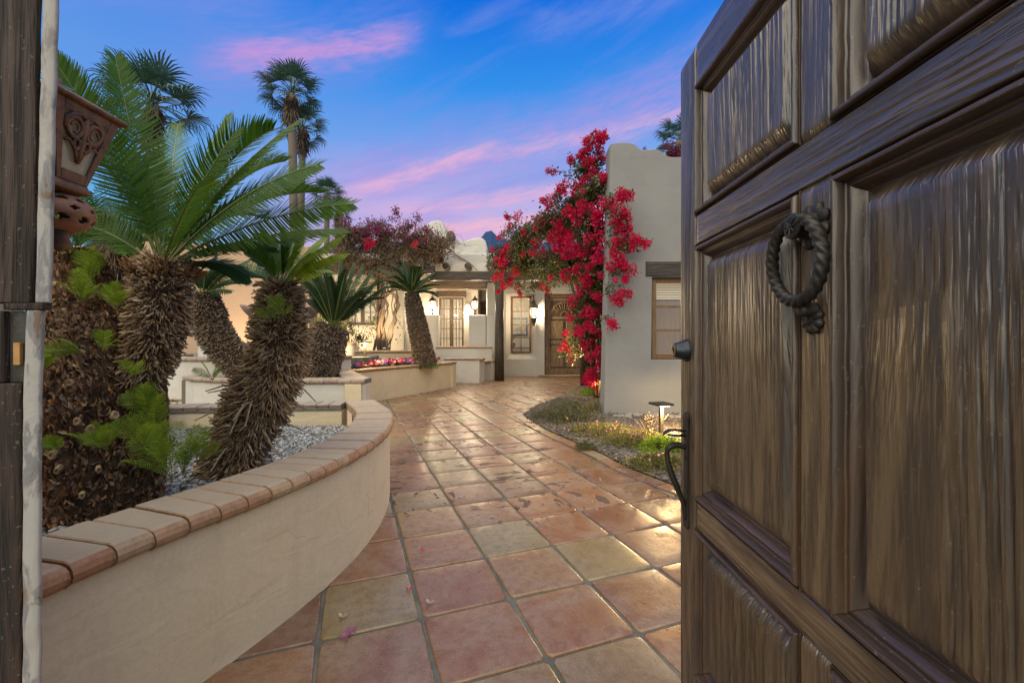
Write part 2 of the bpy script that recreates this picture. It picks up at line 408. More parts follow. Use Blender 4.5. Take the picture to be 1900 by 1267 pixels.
# hand-made clay tiles, laid on a grid turned 20.5 degrees
PITCH = 0.412; ANG = R(20.5); O0 = Vector((-0.15, 2.417))
U = Vector((math.cos(ANG), math.sin(ANG))); V = Vector((-math.sin(ANG), math.cos(ANG)))
def inside(p, poly):
    c = False; n = len(poly)
    for i in range(n):
        a, b_ = poly[i], poly[i-1]
        if (a[1] > p[1]) != (b_[1] > p[1]) and p[0] < (b_[0]-a[0])*(p[1]-a[1])/(b_[1]-a[1]) + a[0]: c = not c
    return c
def tile_mesh(k):
    rr = random.Random(k); h = PITCH/2 - 0.0090
    cs = [(-h, -h), (h, -h), (h, h), (-h, h)]
    ring = []
    cor = [(x + rr.uniform(-.004, .004), y + rr.uniform(-.004, .004)) for x, y in cs]
    for i in range(4):
        a, b_ = Vector(cor[i]), Vector(cor[(i+1) % 4]); pa = Vector(cor[i-1])
        ring.append(a.lerp(pa, 0.035)); ring.append(a.lerp(b_, 0.035))
        for f in (0.35, 0.65):
            q = a.lerp(b_, f); nrm = Vector((b_.y-a.y, a.x-b_.x)).normalized(); ring.append(q + nrm*rr.uniform(-.0015, .003))
    tilt = (rr.uniform(-.006, .006), rr.uniform(-.006, .006))
    def lev(s, z, wob=0): return [Vector((p[0]*s, p[1]*s, z + p[0]*tilt[0] + p[1]*tilt[1] + rr.uniform(-wob, wob))) for p in ring]
    q = MB(); n = len(ring)
    vs = lev(1.0, -0.02) + lev(1.0, -0.0065) + lev(0.985, -0.0015) + lev(0.95, 0.0, .0004) + lev(0.6, 0.0004, .0006) + [Vector((0, 0, 0.0005))]
    fs = []
    for L in range(4):
        for j in range(n): k2 = (j+1) % n; fs.append((L*n+j, L*n+k2, (L+1)*n+k2, (L+1)*n+j))
    for j in range(n): fs.append((4*n+j, 4*n+(j+1) % n, 5*n))
    q.add(vs, fs); return q.mesh('clay_tile', smooth=True)
tmeshes = [tile_mesh(i) for i in range(8)]
BEDP = [(0.17, 7.03), (0.485, 5.83), (0.94, 4.69), (1.10, 4.12), (1.33, 3.65), (1.75, 3.0), (2.6, 2.2), (4.6, 1.6), (4.6, 11.9), (1.86, 11.75), (0.93, 9.04), (0.486, 8.16)]
PLANT_A = [(-1.18, 0.2), (-1.19, 1.0), (-1.13, 1.42), (-.99, 1.80), (-.91, 2.1), (-.86, 2.5), (-.855, 2.8), (-.92, 3.26), (-1.08, 3.8), (-1.39, 4.44), (-4, 4.4), (-4, 0.2)]
cells = []
for i in range(-24, 26):
    for j in range(-14, 40):
        c = O0 + U*((i+0.5)*PITCH) + V*((j+0.5)*PITCH)
        if not (-3.7 < c.x < 4.0 and 0.1 < c.y < 15.5): continue
        # a tile shows or not
        corners = [c + U*a*PITCH*.5 + V*b_*PITCH*.5 for a in (-1, 1) for b_ in (-1, 1)]
        if all(inside(q, PLANT_A) for q in corners): continue
        if all(inside(q, BEDP) for q in corners): continue
        vis = any(-1.25 < q.x/max(q.y, .1) < 1.3 for q in corners) or c.y < 1.5
        if not vis: continue
        # hidden behind the left walls
        if all(q.x < -2.95 + (q.y-8.1)*0.436 for q in corners) or (c.x < -2.4 and c.y < 8): continue
        if c.x > 0.75 and c.y < 2.6 and c.x/c.y > 0.75: continue
        cells.append(c)
seen = lambda c: 0 if (-0.42 < c.x/c.y < 0.42 and c.y > 1.2) else 3
cells.sort(key=lambda c: c.length + seen(c)*4)
for n_, c in enumerate(cells[:300]):
    o = link('tile', tmeshes[random.randrange(8)], M['tile'], floor, at=(c.x, c.y, random.uniform(-.0012, .0012)))
    o.rotation_euler = (0, 0, ANG + random.choice((0, 1, 2, 3))*math.pi/2 + random.uniform(-.006, .006))
rest = cells[300:]
if rest:
    mb = MB()
    for c in rest:
        me = tmeshes[random.randrange(8)]; Mx = Matrix.Translation((c.x, c.y, 0)) @ Matrix.Rotation(ANG + random.choice((0, 1, 2, 3))*math.pi/2, 4, 'Z')
        mb.add([Mx @ v.co for v in me.vertices], [tuple(p.vertices) for p in me.polygons])
    o = link('far_tiles', mb.mesh('far_tiles', smooth=True, fix=False), M['tile'], floor); tag(o, kind='stuff')

# ------------------------------------------------------------------ runs of wall and coping
def catmull(pts, n=10):
    P_ = [Vector(p) for p in pts]; P_ = [P_[0]*2-P_[1]] + P_ + [P_[-1]*2-P_[-2]]; out_ = []
    for i in range(1, len(P_)-2):
        for k in range(n):
            s = k/n; a, b_, c, d = P_[i-1:i+3]
            out_.append(0.5*((2*b_) + (c-a)*s + (2*a-5*b_+4*c-d)*s*s + (-a+3*b_-3*c+d)*s**3))
    out_.append(P_[-2]); return out_
class Path2:
    def __init__(s, pts): s.p = [Vector((q[0], q[1])) for q in pts]; s.d = [0]; [s.d.append(s.d[-1] + (b_-a).length) for a, b_ in zip(s.p, s.p[1:])]; s.L = s.d[-1]
    def at(s, x):
        x = min(max(x, 0), s.L); i = 0
        while i < len(s.d)-2 and s.d[i+1] < x: i += 1
        f = (x - s.d[i])/(s.d[i+1]-s.d[i]); return s.p[i].lerp(s.p[i+1], f)
    def nrm(s, x, e=0.03):
        a, b_ = s.at(x-e), s.at(x+e); t_ = (b_-a).normalized(); return Vector((t_.y, -t_.x))      # to the right of travel
def wall_run(name, path, z0, z1, win, mat, parent=None, side=1, step=0.12, out=0.0):
    n = max(2, int(path.L/step)); rs = []
    for i in range(n+1):
        x = path.L*i/n; p = path.at(x); q = path.nrm(x)*side
        a = p + q*out; b_ = p - q*win
        rs.append([(a.x, a.y, z0), (a.x, a.y, z1), (b_.x, b_.y, z1), (b_.x, b_.y, z0)])
    me = MB().rings(rs).mesh(name); return link(name, me, mat, parent, bevel=0)
def cap_run(parent, path, zt, th, win, wout, blen, mat, side=1, r=None, gap=0.0065, x0=0, x1=None, name='coping_brick'):
    r = r or th*0.5; x1 = path.L if x1 is None else x1; n = max(1, round((x1-x0)/blen)); L = (x1-x0)/n
    for i in range(n):
        j = random.uniform(-.001, .001); prof = [(-win, -th), (-win, -0.006), (-win+.006, 0)]
        for a in range(0, 181, 30): prof.append((wout - r + r*math.sin(R(a)), -r + r*math.cos(R(a))))
        prof = [(a, z) for a, z in prof if z >= -th-1e-6]
        prof[-1] = (wout - r*1.0, -th) if r*2 >= th-1e-3 else prof[-1]
        if r*2 < th-1e-3: prof.append((wout - r - .004, -th))
        rs = []; ns = 3; dz = random.uniform(-.0025, .0025)
        e = 0.004
        xs = [x0+i*L+gap/2, x0+i*L+gap/2+e, x0+(i+.5)*L, x0+(i+1)*L-gap/2-e, x0+(i+1)*L-gap/2]
        for kx, x in enumerate(xs):
            p = path.at(x); q = path.nrm(x)*side; sh = 0.0035 if kx in (0, 4) else 0
            rs.append([(p.x + q.x*(a - (sh if a > 0 else -sh)), p.y + q.y*(a - (sh if a > 0 else -sh)), zt + z + dz + (-sh if z > -th*.6 else 0)) for a, z in prof])
        c0 = path.at(x0+(i+.5)*L); org = Vector((c0.x, c0.y, zt))
        rs = [[Vector(p) - org for p in rr_] for rr_ in rs]
        link(name, MB().rings(rs).mesh(name, smooth=False), mat, parent, at=org, bevel=0)
    # mortar bed under and between the bricks
    k = max(2, int((x1-x0)/0.1)); rs = []
    for i in range(k+1):
        x = x0+(x1-x0)*i/k; p = path.at(x); q = path.nrm(x)*side
        rs.append([(p.x+q.x*a, p.y+q.y*a, zt+z) for a, z in ((-win+.006, -th+.004), (-win+.006, -.014), (wout-r*1.1, -.014), (wout-.014, -r*.9), (wout-r*1.1, -th+.004))])
    link('mortar', MB().rings(rs).mesh('mortar'), M['grout'], parent)

def pebbles(name, n, sampler, zf, size, stops, parent=None, flat=0.6):
    t_ = (1+5**.5)/2; iv = np.array([(-1,t_,0),(1,t_,0),(-1,-t_,0),(1,-t_,0),(0,-1,t_),(0,1,t_),(0,-1,-t_),(0,1,-t_),(t_,0,-1),(t_,0,1),(-t_,0,-1),(-t_,0,1)])/1.9
    if_ = np.array([(0,11,5),(0,5,1),(0,1,7),(0,7,10),(0,10,11),(1,5,9),(5,11,4),(11,10,2),(10,7,6),(7,1,8),(3,9,4),(3,4,2),(3,2,6),(3,6,8),(3,8,9),(4,9,5),(2,4,11),(6,2,10),(8,6,7),(9,8,1)])
    pts = []
    while len(pts) < n:
        p = sampler()
        if p is not None: pts.append((p[0], p[1], zf(p) + random.uniform(-.2, .9)*size*.5))
    pos = np.array(pts); d = rng.normal(size=(n, 3)); d[:, 2] *= 0.35
    s = rng.uniform(0.55, 1.3, (n, 1))*size; sc = np.concatenate([s*rng.uniform(.9, 1.5, (n, 1)), s*rng.uniform(.7, 1, (n, 1)), s*flat*rng.uniform(.7, 1.1, (n, 1))], 1)
    v, f = scatter(iv, if_, pos, frames(d, np.tile([0, 0, 1.0], (n, 1)) + rng.normal(size=(n, 3))*.35), sc)
    o = link(name, npmesh(name, v, f, smooth=True), pieces(name+'_mat', stops, 0.75), parent); return tag(o, kind='stuff')
GREY = [(0, (0.16, 0.17, 0.17, 1)), (0.3, (0.30, 0.32, 0.32, 1)), (0.6, (0.46, 0.48, 0.47, 1)), (0.85, (0.24, 0.23, 0.21, 1)), (1, (0.62, 0.62, 0.58, 1))]

# ------------------------------------------------------------------ near curved planter
root = thing('curved_planter', 'nearest cream stucco planter curving into the path, with clay brick coping on top', 'planter', (-1.6, 2.4, 0), 'stucco planters')
ctl = [(-1.235, 0.62), (-1.205, 0.95), (-1.115, 1.36), (-0.995, 1.70), (-0.90, 2.02), (-0.835, 2.42), (-0.832, 2.85), (-0.900, 3.30), (-1.055, 3.80), (-1.38, 4.42)]
pa = Path2(catmull(ctl))
wall_run('wall', pa, -0.005, 0.545, 0.235, M['cream'], root, out=-0.032, step=0.06)
cap_run(root, pa, 0.610, 0.068, 0.295, 0.0, 0.108, M['cap'], r=0.034)
pb = Path2([(-1.62, 4.115), (-2.4, 4.02), (-3.3, 3.86), (-4.2, 3.70)])
wall_run('wall', pb, -0.004, 0.545, 0.24, M['cream'], root, side=-1, out=-0.02)
cap_run(root, pb, 0.608, 0.066, 0.25, 0.0, 0.113, M['capgrey'], side=-1, r=0.012, name='coping_brick')
GA = [(-1.20, .5), (-1.47, 1.0), (-1.40, 1.4), (-1.24, 1.9), (-1.13, 2.4), (-1.11, 2.85), (-1.18, 3.35), (-1.40, 3.9), (-1.62, 4.1), (-4.3, 3.7), (-4.3, .5)]
GZ = 0.42
gr = link('planter_soil', MB().prism(GA, 0.1, GZ-.012).mesh('planter_soil'), M['soil'], root)
def samp(poly, box):
    def f():
        p = (random.uniform(box[0], box[1]), random.uniform(box[2], box[3])); return p if inside(p, poly) else None
    return f
peb = pebbles('pebbles', 15000, samp(GA, (-3.2, -1.05, 1.0, 4.15)), lambda p: GZ-.008 + 0.03*max(0, 1-abs(p[0]+1.9)/.5)*(p[1] < 2.6), 0.0125, GREY)
tag(peb, 'blue grey pebbles covering the soil of the near curved planter', 'gravel')

# ------------------------------------------------------------------ second planter, a tier higher
A_ = (-2.13, 6.27); B_ = (-2.965, 8.15); C_ = (-1.46, 11.55)
root = thing('raised_planter', 'stucco planter with red flowers along its long angled side, behind the near curved one', 'planter', (-2.6, 8.5, 0), 'stucco planters')
pl = Path2([(-5.3, 6.98), (-4.9, 6.62), (-4.3, 6.40), (-3.4, 6.29), (-2.8, 6.265), A_])
wall_run('wall', pl, -0.004, 0.585, 0.26, M['white'], root, out=-0.045)
cap_run(root, pl, 0.655, 0.075, 0.33, 0.0, 0.20, M['capgrey'], r=0.036)
pab = Path2([(A_[0]-.0, A_[1]+.30), B_])
wall_run('wall', Path2([(A_[0], A_[1]+.0), B_]), -0.006, 0.583, 0.26, M['cream'], root, side=1, out=-0.045)
cap_run(root, pab, 0.652, 0.072, 0.36, 0.0, 0.20, M['capgrey'], r=0.035)
pbc = Path2([(A_[0]-.08, A_[1]+.2), (B_[0]+.35, B_[1]-.15), (B_[0]+.30, B_[1]+.35), C_]) if False else Path2([(B_[0]-.12, B_[1]-.2), C_])
wall_run('wall', pbc, -0.008, 0.600, 0.22, M['cream'], root, out=-0.03)
cap_run(root, pbc, 0.665, 0.060, 0.26, 0.0, 0.106, M['cap'], r=0.028)
pend = Path2([(C_[0]-.02, C_[1]-.02), (C_[0]-1.2, C_[1]+.35)])
wall_run('wall', pend, -0.008, 0.600, 0.22, M['cream'], root, side=1, out=-0.03)
cap_run(root, pend, 0.666, 0.058, 0.26, 0.0, 0.106, M['cap'], side=1, r=0.028)
GB = [(-5.4, 7.1), (-4.2, 6.55), (-2.45, 6.45), (-3.25, 8.15), (-1.75, 11.45), (-2.8, 11.9), (-7, 11.9)]
link('planter_soil', MB().prism(GB, 0.1, 0.57).mesh('planter_soil'), M['soil'], root)
tag(pebbles('pebbles', 4500, samp([(-4.6, 6.6), (-2.5, 6.5), (-3.2, 8.0), (-3.5, 9.0), (-5, 9)], (-4.6, -2.4, 6.45, 9)), lambda p: .572, 0.02, GREY), 'pale pebbles behind the grey coping of the second planter, below the red flowers', 'gravel')

# back retaining wall of that planter with a stub block on it
root = thing('retaining_wall', 'cream stucco retaining wall with rounded coping behind the red flower bed', 'wall', (-3.4, 10.8, 0.5))
pd = Path2([(-6.5, 10.75), (-5.0, 10.60), (-4.0, 10.65), (-3.2, 10.8), (-2.2, 11.1)])
wall_run('wall', pd, 0.3, 0.905, 0.25, M['cream'], root, out=-0.03)
cap_run(root, pd, 0.975, 0.068, 0.30, 0.0, 0.15, M['cap'], r=0.033)
blk = [(-4.82, 10.95), (-4.02, 10.95), (-4.02, 11.45), (-4.82, 11.45)]
link('block', MB().prism(blk, 0.9, 1.09).mesh('block'), M['cream'], root, bevel=.02)
pdb = Path2([(-4.85, 10.93), (-4.0, 10.93)]); cap_run(root, pdb, 1.150, 0.055, 0.25, 0.0, 0.13, M['cap'], r=0.026)

# terrace in front of the house
tag(link('terrace', MB().prism([(-14, 9.5), (-6.6, 9.5), (-6.6, 11.0), (-2.5, 11.3), (-2.5, 13.6), (-0.95, 13.6), (-0.95, 15.0), (-1.45, 15.0), (-1.45, 17.2), (-14, 17.2)], -0.02, 0.84).mesh('terrace'), M['grout']), kind='structure')

# ------------------------------------------------------------------ steps with decorated risers
m, t, b = material('glazed_tile'); o_ = objco(t)
b.inputs['Base Color'].default_value = (0.10, 0.08, 0.05, 1); b.inputs['Roughness'].default_value = 0.3; M['glaze_dark'] = m
m, t, b = material('glazed_tile_ochre'); b.inputs['Base Color'].default_value = (0.50, 0.36, 0.17, 1); b.inputs['Roughness'].default_value = 0.3; M['glaze_light'] = m
m, t, b = material('glazed_tile_pale'); b.inputs['Base Color'].default_value = (0.5, 0.48, 0.40, 1); b.inputs['Roughness'].default_value = 0.3; M['glaze_pale'] = m
def riser_tile(w_, h_):
    q = MB(); q.box((0, 0, 0), (w_, .012, h_)); nf = len(q.f); y = -.002
    def tri(a, b_, c, d_=0): q.add([(a[0]*w_, y-d_, a[1]*h_), (b_[0]*w_, y-d_, b_[1]*h_), (c[0]*w_, y-d_, c[1]*h_)], [(0, 1, 2)])
    tri((.06, .08), (.94, .08), (.5, .52)); tri((.04, .2), (.42, .55), (.04, .9)); tri((.96, .2), (.96, .9), (.58, .55)); tri((.1, .95), (.5, .6), (.9, .95))
    tri((.3, .1), (.7, .1), (.5, .32), .001); tri((.3, .93), (.5, .72), (.7, .93), .001)
    me = q.mesh('riser_tile', fix=False)
    for m_ in (M['glaze_dark'], M['glaze_light'], M['glaze_pale']): me.materials.append(m_)
    for i, p in enumerate(me.polygons): p.material_index = 0 if i < nf else (1 if i < nf+4 else 2)
    return me
stairs = thing('garden_steps', 'clay garden steps with patterned tile risers, left of the second planter', 'steps', (-7, 8.5, 0))
spec = [(-5.33, 7.25, .245), (-6.12, 7.95, .475), (-6.2, 8.75, .70)]
zprev = 0
for k, (xr, y0, zt) in enumerate(spec):
    link('step_block', MB().box((-9, y0+.03+k*.001, -.01), (xr-.01-k*.003, 9.6, zt-.035)).mesh('step_block'), M['grout'], stairs)
    w_ = 0.21; n = int((xr+9)/w_) if k else int((xr+9)/w_)
    rm = riser_tile(w_-.006, zt-.04-zprev-.004)
    for i in range(min(n, 9)):
        link('riser_tile', rm, None, stairs, at=(xr-.012-(i+1)*w_, y0+.016, zprev+.004))
    for i in range(6):
        xa = xr-(i+1)*.32+.004
        link('tread_tile', MB().box((-.156, -.35, -.036), (.156, .35, 0)).mesh('tread_tile'), M['tile'] if k % 2 else M['capgrey'], stairs, at=(xa+.156, y0+.33, zt), bevel=.012)
    zprev = zt
# ================================================================== FOUNTAIN
FC = Vector((-4.95, 9.35, 0))
m, t, b = material('cast_stone'); o_ = objco(t)
c = t.mix(t.smooth(t.noise(o_, 5, 5, 0.6), 0.35, 0.7), (0.30, 0.20, 0.17, 1), (0.16, 0.11, 0.10, 1)); t.l.new(c, b.inputs['Base Color']); b.inputs['Roughness'].default_value = 0.8
bump(t, b, t.noise(o_, 60, 4, 0.6), 0.004, 0.8); M['stone'] = m
fnt = thing('garden_fountain', 'round tiered fountain with a scalloped stone bowl, behind the middle sago palm', 'fountain', (FC.x, FC.y, 0))
def arcp(r, a0, a1, n=40): return [(FC.x + r*math.cos(R(a0+(a1-a0)*i/n)), FC.y + r*math.sin(R(a0+(a1-a0)*i/n))) for i in range(n+1)]
p1 = Path2(arcp(2.22, 182, 330))
wall_run('outer_wall', p1, -0.004, .865, .3, M['white'], fnt, out=-.04); cap_run(fnt, p1, .935, .07, .36, 0, .2, M['capgrey'], r=.034)
link('ledge', MB().prism(arcp(2.0, 0, 350, 35), .3, .88).mesh('ledge'), M['grout'], fnt)
p2 = Path2(arcp(1.5, 0, 360, 60))
wall_run('basin_wall', p2, .88, 1.12, .2, M['white'], fnt, out=-.03); cap_run(fnt, p2, 1.18, .06, .26, 0, .2, M['capgrey'], r=.029)
m, t, b = material('still_water'); b.inputs['Base Color'].default_value = (0.02, 0.05, 0.06, 1); b.inputs['Roughness'].default_value = 0.03
bump(t, b, t.noise(objco(t), 9, 2, 0.5), 0.01, 0.3); M['water'] = m
link('water', MB().prism(arcp(1.27, 0, 354, 59), .95, 1.10).mesh('water'), M['water'], fnt)
link('pedestal', MB().lathe([(.34, .9), (.34, 1.02), (.22, 1.08), (.13, 1.2), (.12, 1.35), (.19, 1.45), (.12, 1.5)], (FC.x, FC.y, 0), 24).mesh('pedestal', smooth=True), M['stone'], fnt)
def bowl(r0, z0, h, n=72, lobes=12, depth=.16):
    rs = []
    for r, z, k in [(.10, 0, 0), (.22, .02, 0), (.45, .16, .3), (.75, .45, .7), (.93, .80, 1), (1.0, 1.0, 1), (.97, 1.05, 1), (.92, .98, 1), (.6, .75, .5), (.1, .6, 0)]:
        rs.append([Vector((FC.x, FC.y, z0)) + Vector((math.cos(a)*r0*r*(1-depth*k*(1-abs(math.sin(a*lobes/2)))), math.sin(a)*r0*r*(1-depth*k*(1-abs(math.sin(a*lobes/2)))), h*z + h*.10*k*abs(math.sin(a*lobes/2)))) for a in [2*math.pi*j/n for j in range(n)]])
    return MB().rings(rs).mesh('bowl', smooth=True)
link('bowl', bowl(.80, 1.47, .42), M['stone'], fnt)
link('finial', MB().lathe([(.12, 1.7), (.10, 1.9), (.18, 2.0), (.14, 2.1), (.05, 2.2), (.09, 2.28), (.0, 2.36)], (FC.x, FC.y, 0), 20).mesh('finial', smooth=True), M['stone'], fnt)
# ================================================================== HOUSE
M['beam'] = wood('beam_wood', (0.018, 0.012, 0.009, 1), (0.05, 0.034, 0.024, 1), 'X', dist=.01, scale=.35)
M['beamlit'] = wood('lit_lintel_wood', (0.16, 0.11, 0.07, 1), (0.30, 0.22, 0.14, 1), 'X', dist=.012, scale=.3)  # lighter than the beams: porch lamplight put into the wood colour
M['post'] = wood('post_wood', (0.035, 0.024, 0.015, 1), (0.09, 0.06, 0.036, 1), 'Z', dist=.008, scale=.4)
M['doorwood'] = wood('old_door_wood', (0.16, 0.10, 0.05, 1), (0.34, 0.22, 0.12, 1), 'Z', dist=.006, scale=.5)
M['winwood'] = wood('window_wood', (0.13, 0.065, 0.025, 1), (0.22, 0.115, 0.045, 1), 'Z', dist=.002, scale=.6)
M['windark'] = wood('dark_window_wood', (0.07, 0.045, 0.03, 1), (0.13, 0.085, 0.055, 1), 'Z', dist=.002, scale=.6)
M['iron'] = metal('wrought_iron', (0.05, 0.048, 0.045, 1), 0.5, (0.03, 0.025, 0.02, 1), 0.7)
M['bronze'] = metal('aged_bronze', (0.09, 0.07, 0.05, 1), 0.45, (0.05, 0.055, 0.05, 1), 0.8)
M['glass'] = glass('window_glass')
M['bulb'] = emissive('lamp_glass_lit', (1.0, 0.80, 0.55, 1), 5.0)
M['curtain'] = emissive('lit_curtain', (1.0, 0.72, 0.42, 1), 0.50, (0.6, 0.52, 0.42, 1))  # room light put into the curtain as its own glow

def wall_holes(name, u0, u1, z0, z1, holes, y0, th, mat, parent, bevel=0.05, axis='X'):
    """wall facing the viewer; holes = (ua,ub,za,zb, splay_u, splay_z): opening at its back, splay widens the front"""
    us = sorted({u0, u1, *[h[0] for h in holes], *[h[1] for h in holes]}); zs = sorted({z0, z1, *[h[2] for h in holes], *[h[3] for h in holes]})
    solid = lambda a, c: 0 <= a < len(us)-1 and 0 <= c < len(zs)-1 and not any(h[0]-1e-6 <= us[a] and us[a+1] <= h[1]+1e-6 and h[2]-1e-6 <= zs[c] and zs[c+1] <= h[3]+1e-6 for h in holes)
    vs = []; idx = {}
    def vert(i, k, back):
        key = (i, k, back)
        if key in idx: return idx[key]
        u, z = us[i], zs[k]
        if not back:
            for h in holes:
                su = h[4] if len(h) > 4 else 0; sz = h[5] if len(h) > 5 else 0; szt = h[6] if len(h) > 6 else sz
                if h[2]-1e-6 <= z <= h[3]+1e-6 and h[0]-1e-6 <= u <= h[1]+1e-6:
                    if abs(u-h[0]) < 1e-6: u -= su
                    elif abs(u-h[1]) < 1e-6: u += su
                    if abs(z-h[2]) < 1e-6 and z > z0+1e-6: z -= sz
                    elif abs(z-h[3]) < 1e-6: z += szt
                    break
        yy = y0 + (th if back else 0)
        vs.append((u, yy, z) if axis == 'X' else (yy, u, z)); idx[key] = len(vs)-1; return idx[key]
    fs = []
    for a in range(len(us)-1):
        for c in range(len(zs)-1):
            if not solid(a, c): continue
            fs.append((vert(a, c, 0), vert(a+1, c, 0), vert(a+1, c+1, 0), vert(a, c+1, 0)))
            fs.append((vert(a, c, 1), vert(a, c+1, 1), vert(a+1, c+1, 1), vert(a+1, c, 1)))
            for (da, dc, p, q) in ((-1, 0, (a, c), (a, c+1)), (1, 0, (a+1, c+1), (a+1, c)), (0, -1, (a+1, c), (a, c)), (0, 1, (a, c+1), (a+1, c+1))):
                if not solid(a+da, c+dc): fs.append((vert(*p, 0), vert(*q, 0), vert(*q, 1), vert(*p, 1)))
    return link(name, MB().add(vs, fs).mesh(name), mat, parent, bevel=bevel, segs=3)

def window(parent, x0, x1, z0, z1, y, nx, nz, mat, fw=.06, fd=.07, bar=.022, name='window', double=False):
    q = MB()
    q.box((x0, y, z0), (x0+fw, y+fd, z1)); q.box((x1-fw, y, z0), (x1, y+fd, z1))
    q.box((x0+fw, y+.002, z0), (x1-fw, y+fd, z0+fw*1.15)); q.box((x0+fw, y+.002, z1-fw), (x1-fw, y+fd, z1))
    w_ = link(name, q.mesh('window_frame'), mat, parent, bevel=.006)
    ix0, ix1, iz0, iz1 = x0+fw, x1-fw, z0+fw*1.15, z1-fw
    for i in range(1, nx):
        x = ix0+(ix1-ix0)*i/nx; b_ = bar*(2.2 if double and i == nx//2 else 1)
        link('muntin', MB().box((x-b_/2, y+.010, iz0), (x+b_/2, y+.05, iz1)).mesh('muntin'), mat, w_)
    for k in range(1, nz):
        z = iz0+(iz1-iz0)*k/nz; link('glazing_bar', MB().box((ix0, y+.014, z-bar/2), (ix1, y+.046, z+bar/2)).mesh('glazing_bar'), mat, w_)
    for i in range(nx):
        for k in range(nz):
            xa, xb = ix0+(ix1-ix0)*i/nx, ix0+(ix1-ix0)*(i+1)/nx; za, zb = iz0+(iz1-iz0)*k/nz, iz0+(iz1-iz0)*(k+1)/nz
            link('pane', MB().box((xa+bar*.5, y+.028, za+bar*.5), (xb-bar*.5, y+.032, zb-bar*.5)).mesh('pane'), M['glass'], w_)
    return w_

house = thing('adobe_house', 'white adobe house with carved front door, french doors and round roof beam ends', 'house', (0, 15, 0))
# wall with the front door and the tall window
wall_holes('front_wall', -.35, 4.2, -.02, 3.9, [(-.02, .66, .79, 2.78, .18, .20, .06), (1.154, 2.55, -.02, 2.85, .03, 0, .02)], 15.0, .35, M['white'], house)
link('roof', MB().box((-.9, 15.36, 3.4), (6.6, 20, 3.6)).mesh('roof'), M['grout'], house)
tw = window(house, -.02, .66, .79, 2.78, 15.27, 2, 4, M['winwood'], fw=.055, bar=.03)
# room behind the tall window
room = MB(); room.box((-1.2, 17.6, 0), (1.1, 17.65, 3.3)); room.box((-1.25, 15.36, 0), (-1.2, 17.6, 3.3)); room.box((1.1, 15.36, 0), (1.15, 17.6, 3.3)); room.box((-1.2, 15.36, 3.3), (1.1, 17.6, 3.35)); room.box((-1.2, 15.36, -.02), (1.1, 17.6, 0))
link('interior_room', room.mesh('interior_room'), M['white'], house)
M['room'] = M['white']
ld = bpy.data.lights.new('room_lamp', 'POINT'); ld.energy = 70; ld.color = (1, .76, .48); ld.shadow_soft_size = .15
lo = bpy.data.objects.new('room_lamp', ld); C.objects.link(lo); lo.location = (.2, 16.2, 2.9)
# front door in its frame
q = MB(); q.box((1.154, 15.16, 0), (1.26, 15.30, 2.85)); q.box((2.44, 15.16, 0), (2.55, 15.30, 2.85)); q.box((1.26, 15.162, 2.73), (2.44, 15.30, 2.85))
link('door_frame', q.mesh('door_frame'), M['doorwood'], house, bevel=.012)
fd = link('front_door', MB().box((1.265, 15.25, .03), (2.435, 15.31, 2.725)).mesh('front_door'), M['windark'], house, bevel=.004)  # leaf in darker wood, putting shade into the recesses between panels
for (xa, xb, za, zb) in ((1.36, 1.80, .30, 1.06), (1.90, 2.34, .30, 1.06), (1.36, 1.80, 1.28, 1.92), (1.90, 2.34, 1.28, 1.92)):
    link('door_panel', MB().box((xa, 15.215, za), (xb, 15.252, zb)).mesh('door_panel'), M['doorwood'], fd, bevel=.018)
link('door_rail', MB().box((1.30, 15.228, 1.10), (2.40, 15.252, 1.24)).mesh('door_rail'), M['doorwood'], fd, bevel=.01)
link('door_rail', MB().box((1.36, 15.220, 1.98), (2.34, 15.252, 2.07)).mesh('door_rail'), M['doorwood'], fd, bevel=.01)
fcx, fcz = 1.85, 2.09
q = MB(); n = 28
for r0, r1, d in ((.45, .52, .045), (.12, .17, .045)):
    rs = [[(fcx+rr_*math.cos(a), yy, fcz+rr_*math.sin(a)) for rr_, yy in ((r0, 15.251), (r0, 15.25-d), (r1, 15.25-d), (r1, 15.251))] for a in [math.pi*i/n for i in range(n+1)]]
    q.rings(rs)
link('fan_arch', q.mesh('fan_arch'), M['doorwood'], fd)
for i in range(13):
    a = math.pi*(i+.5)/13; Mx = Matrix.Translation((fcx, 15.25, fcz)) @ Matrix.Rotation(-a, 4, 'Y')
    q = MB(); q.add([Mx @ Vector(p) for p in ((.17, 0, -.010), (.45, 0, -.040), (.45, 0, .040), (.17, 0, .010), (.17, -.035, 0), (.45, -.055, 0))], [(0, 1, 5, 4), (2, 3, 4, 5), (1, 2, 5), (3, 0, 4), (0, 3, 2, 1)])
    link('fan_ray', q.mesh('fan_ray'), M['doorwood'], fd)
q = MB()
for xa, xb, za, zb in ((1.27, 1.345, .04, 2.72), (2.355, 2.43, .04, 2.72), (1.346, 2.354, .04, .26), (1.346, 2.354, 2.63, 2.72)): q.box((xa, 15.222, za), (xb, 15.251, zb))
link('door_stiles', q.mesh('door_stiles'), M['doorwood'], fd, bevel=.004)
for i in range(7):
    for zz in (.16, 1.17, 2.65):
        link('stud', MB().lathe([(.016, -.235), (.014, -.243), (.0, -.248)], (1.40+i*.15, 15.47, zz), 8, axis='Y').mesh('stud', smooth=True), M['iron'], fd)
link('handle', MB().tube([(1.33, 15.25, 1.30), (1.33, 15.19, 1.27), (1.33, 15.18, 1.15), (1.33, 15.19, 1.03), (1.33, 15.25, 1.00)], .012).mesh('handle', smooth=True), M['iron'], fd)
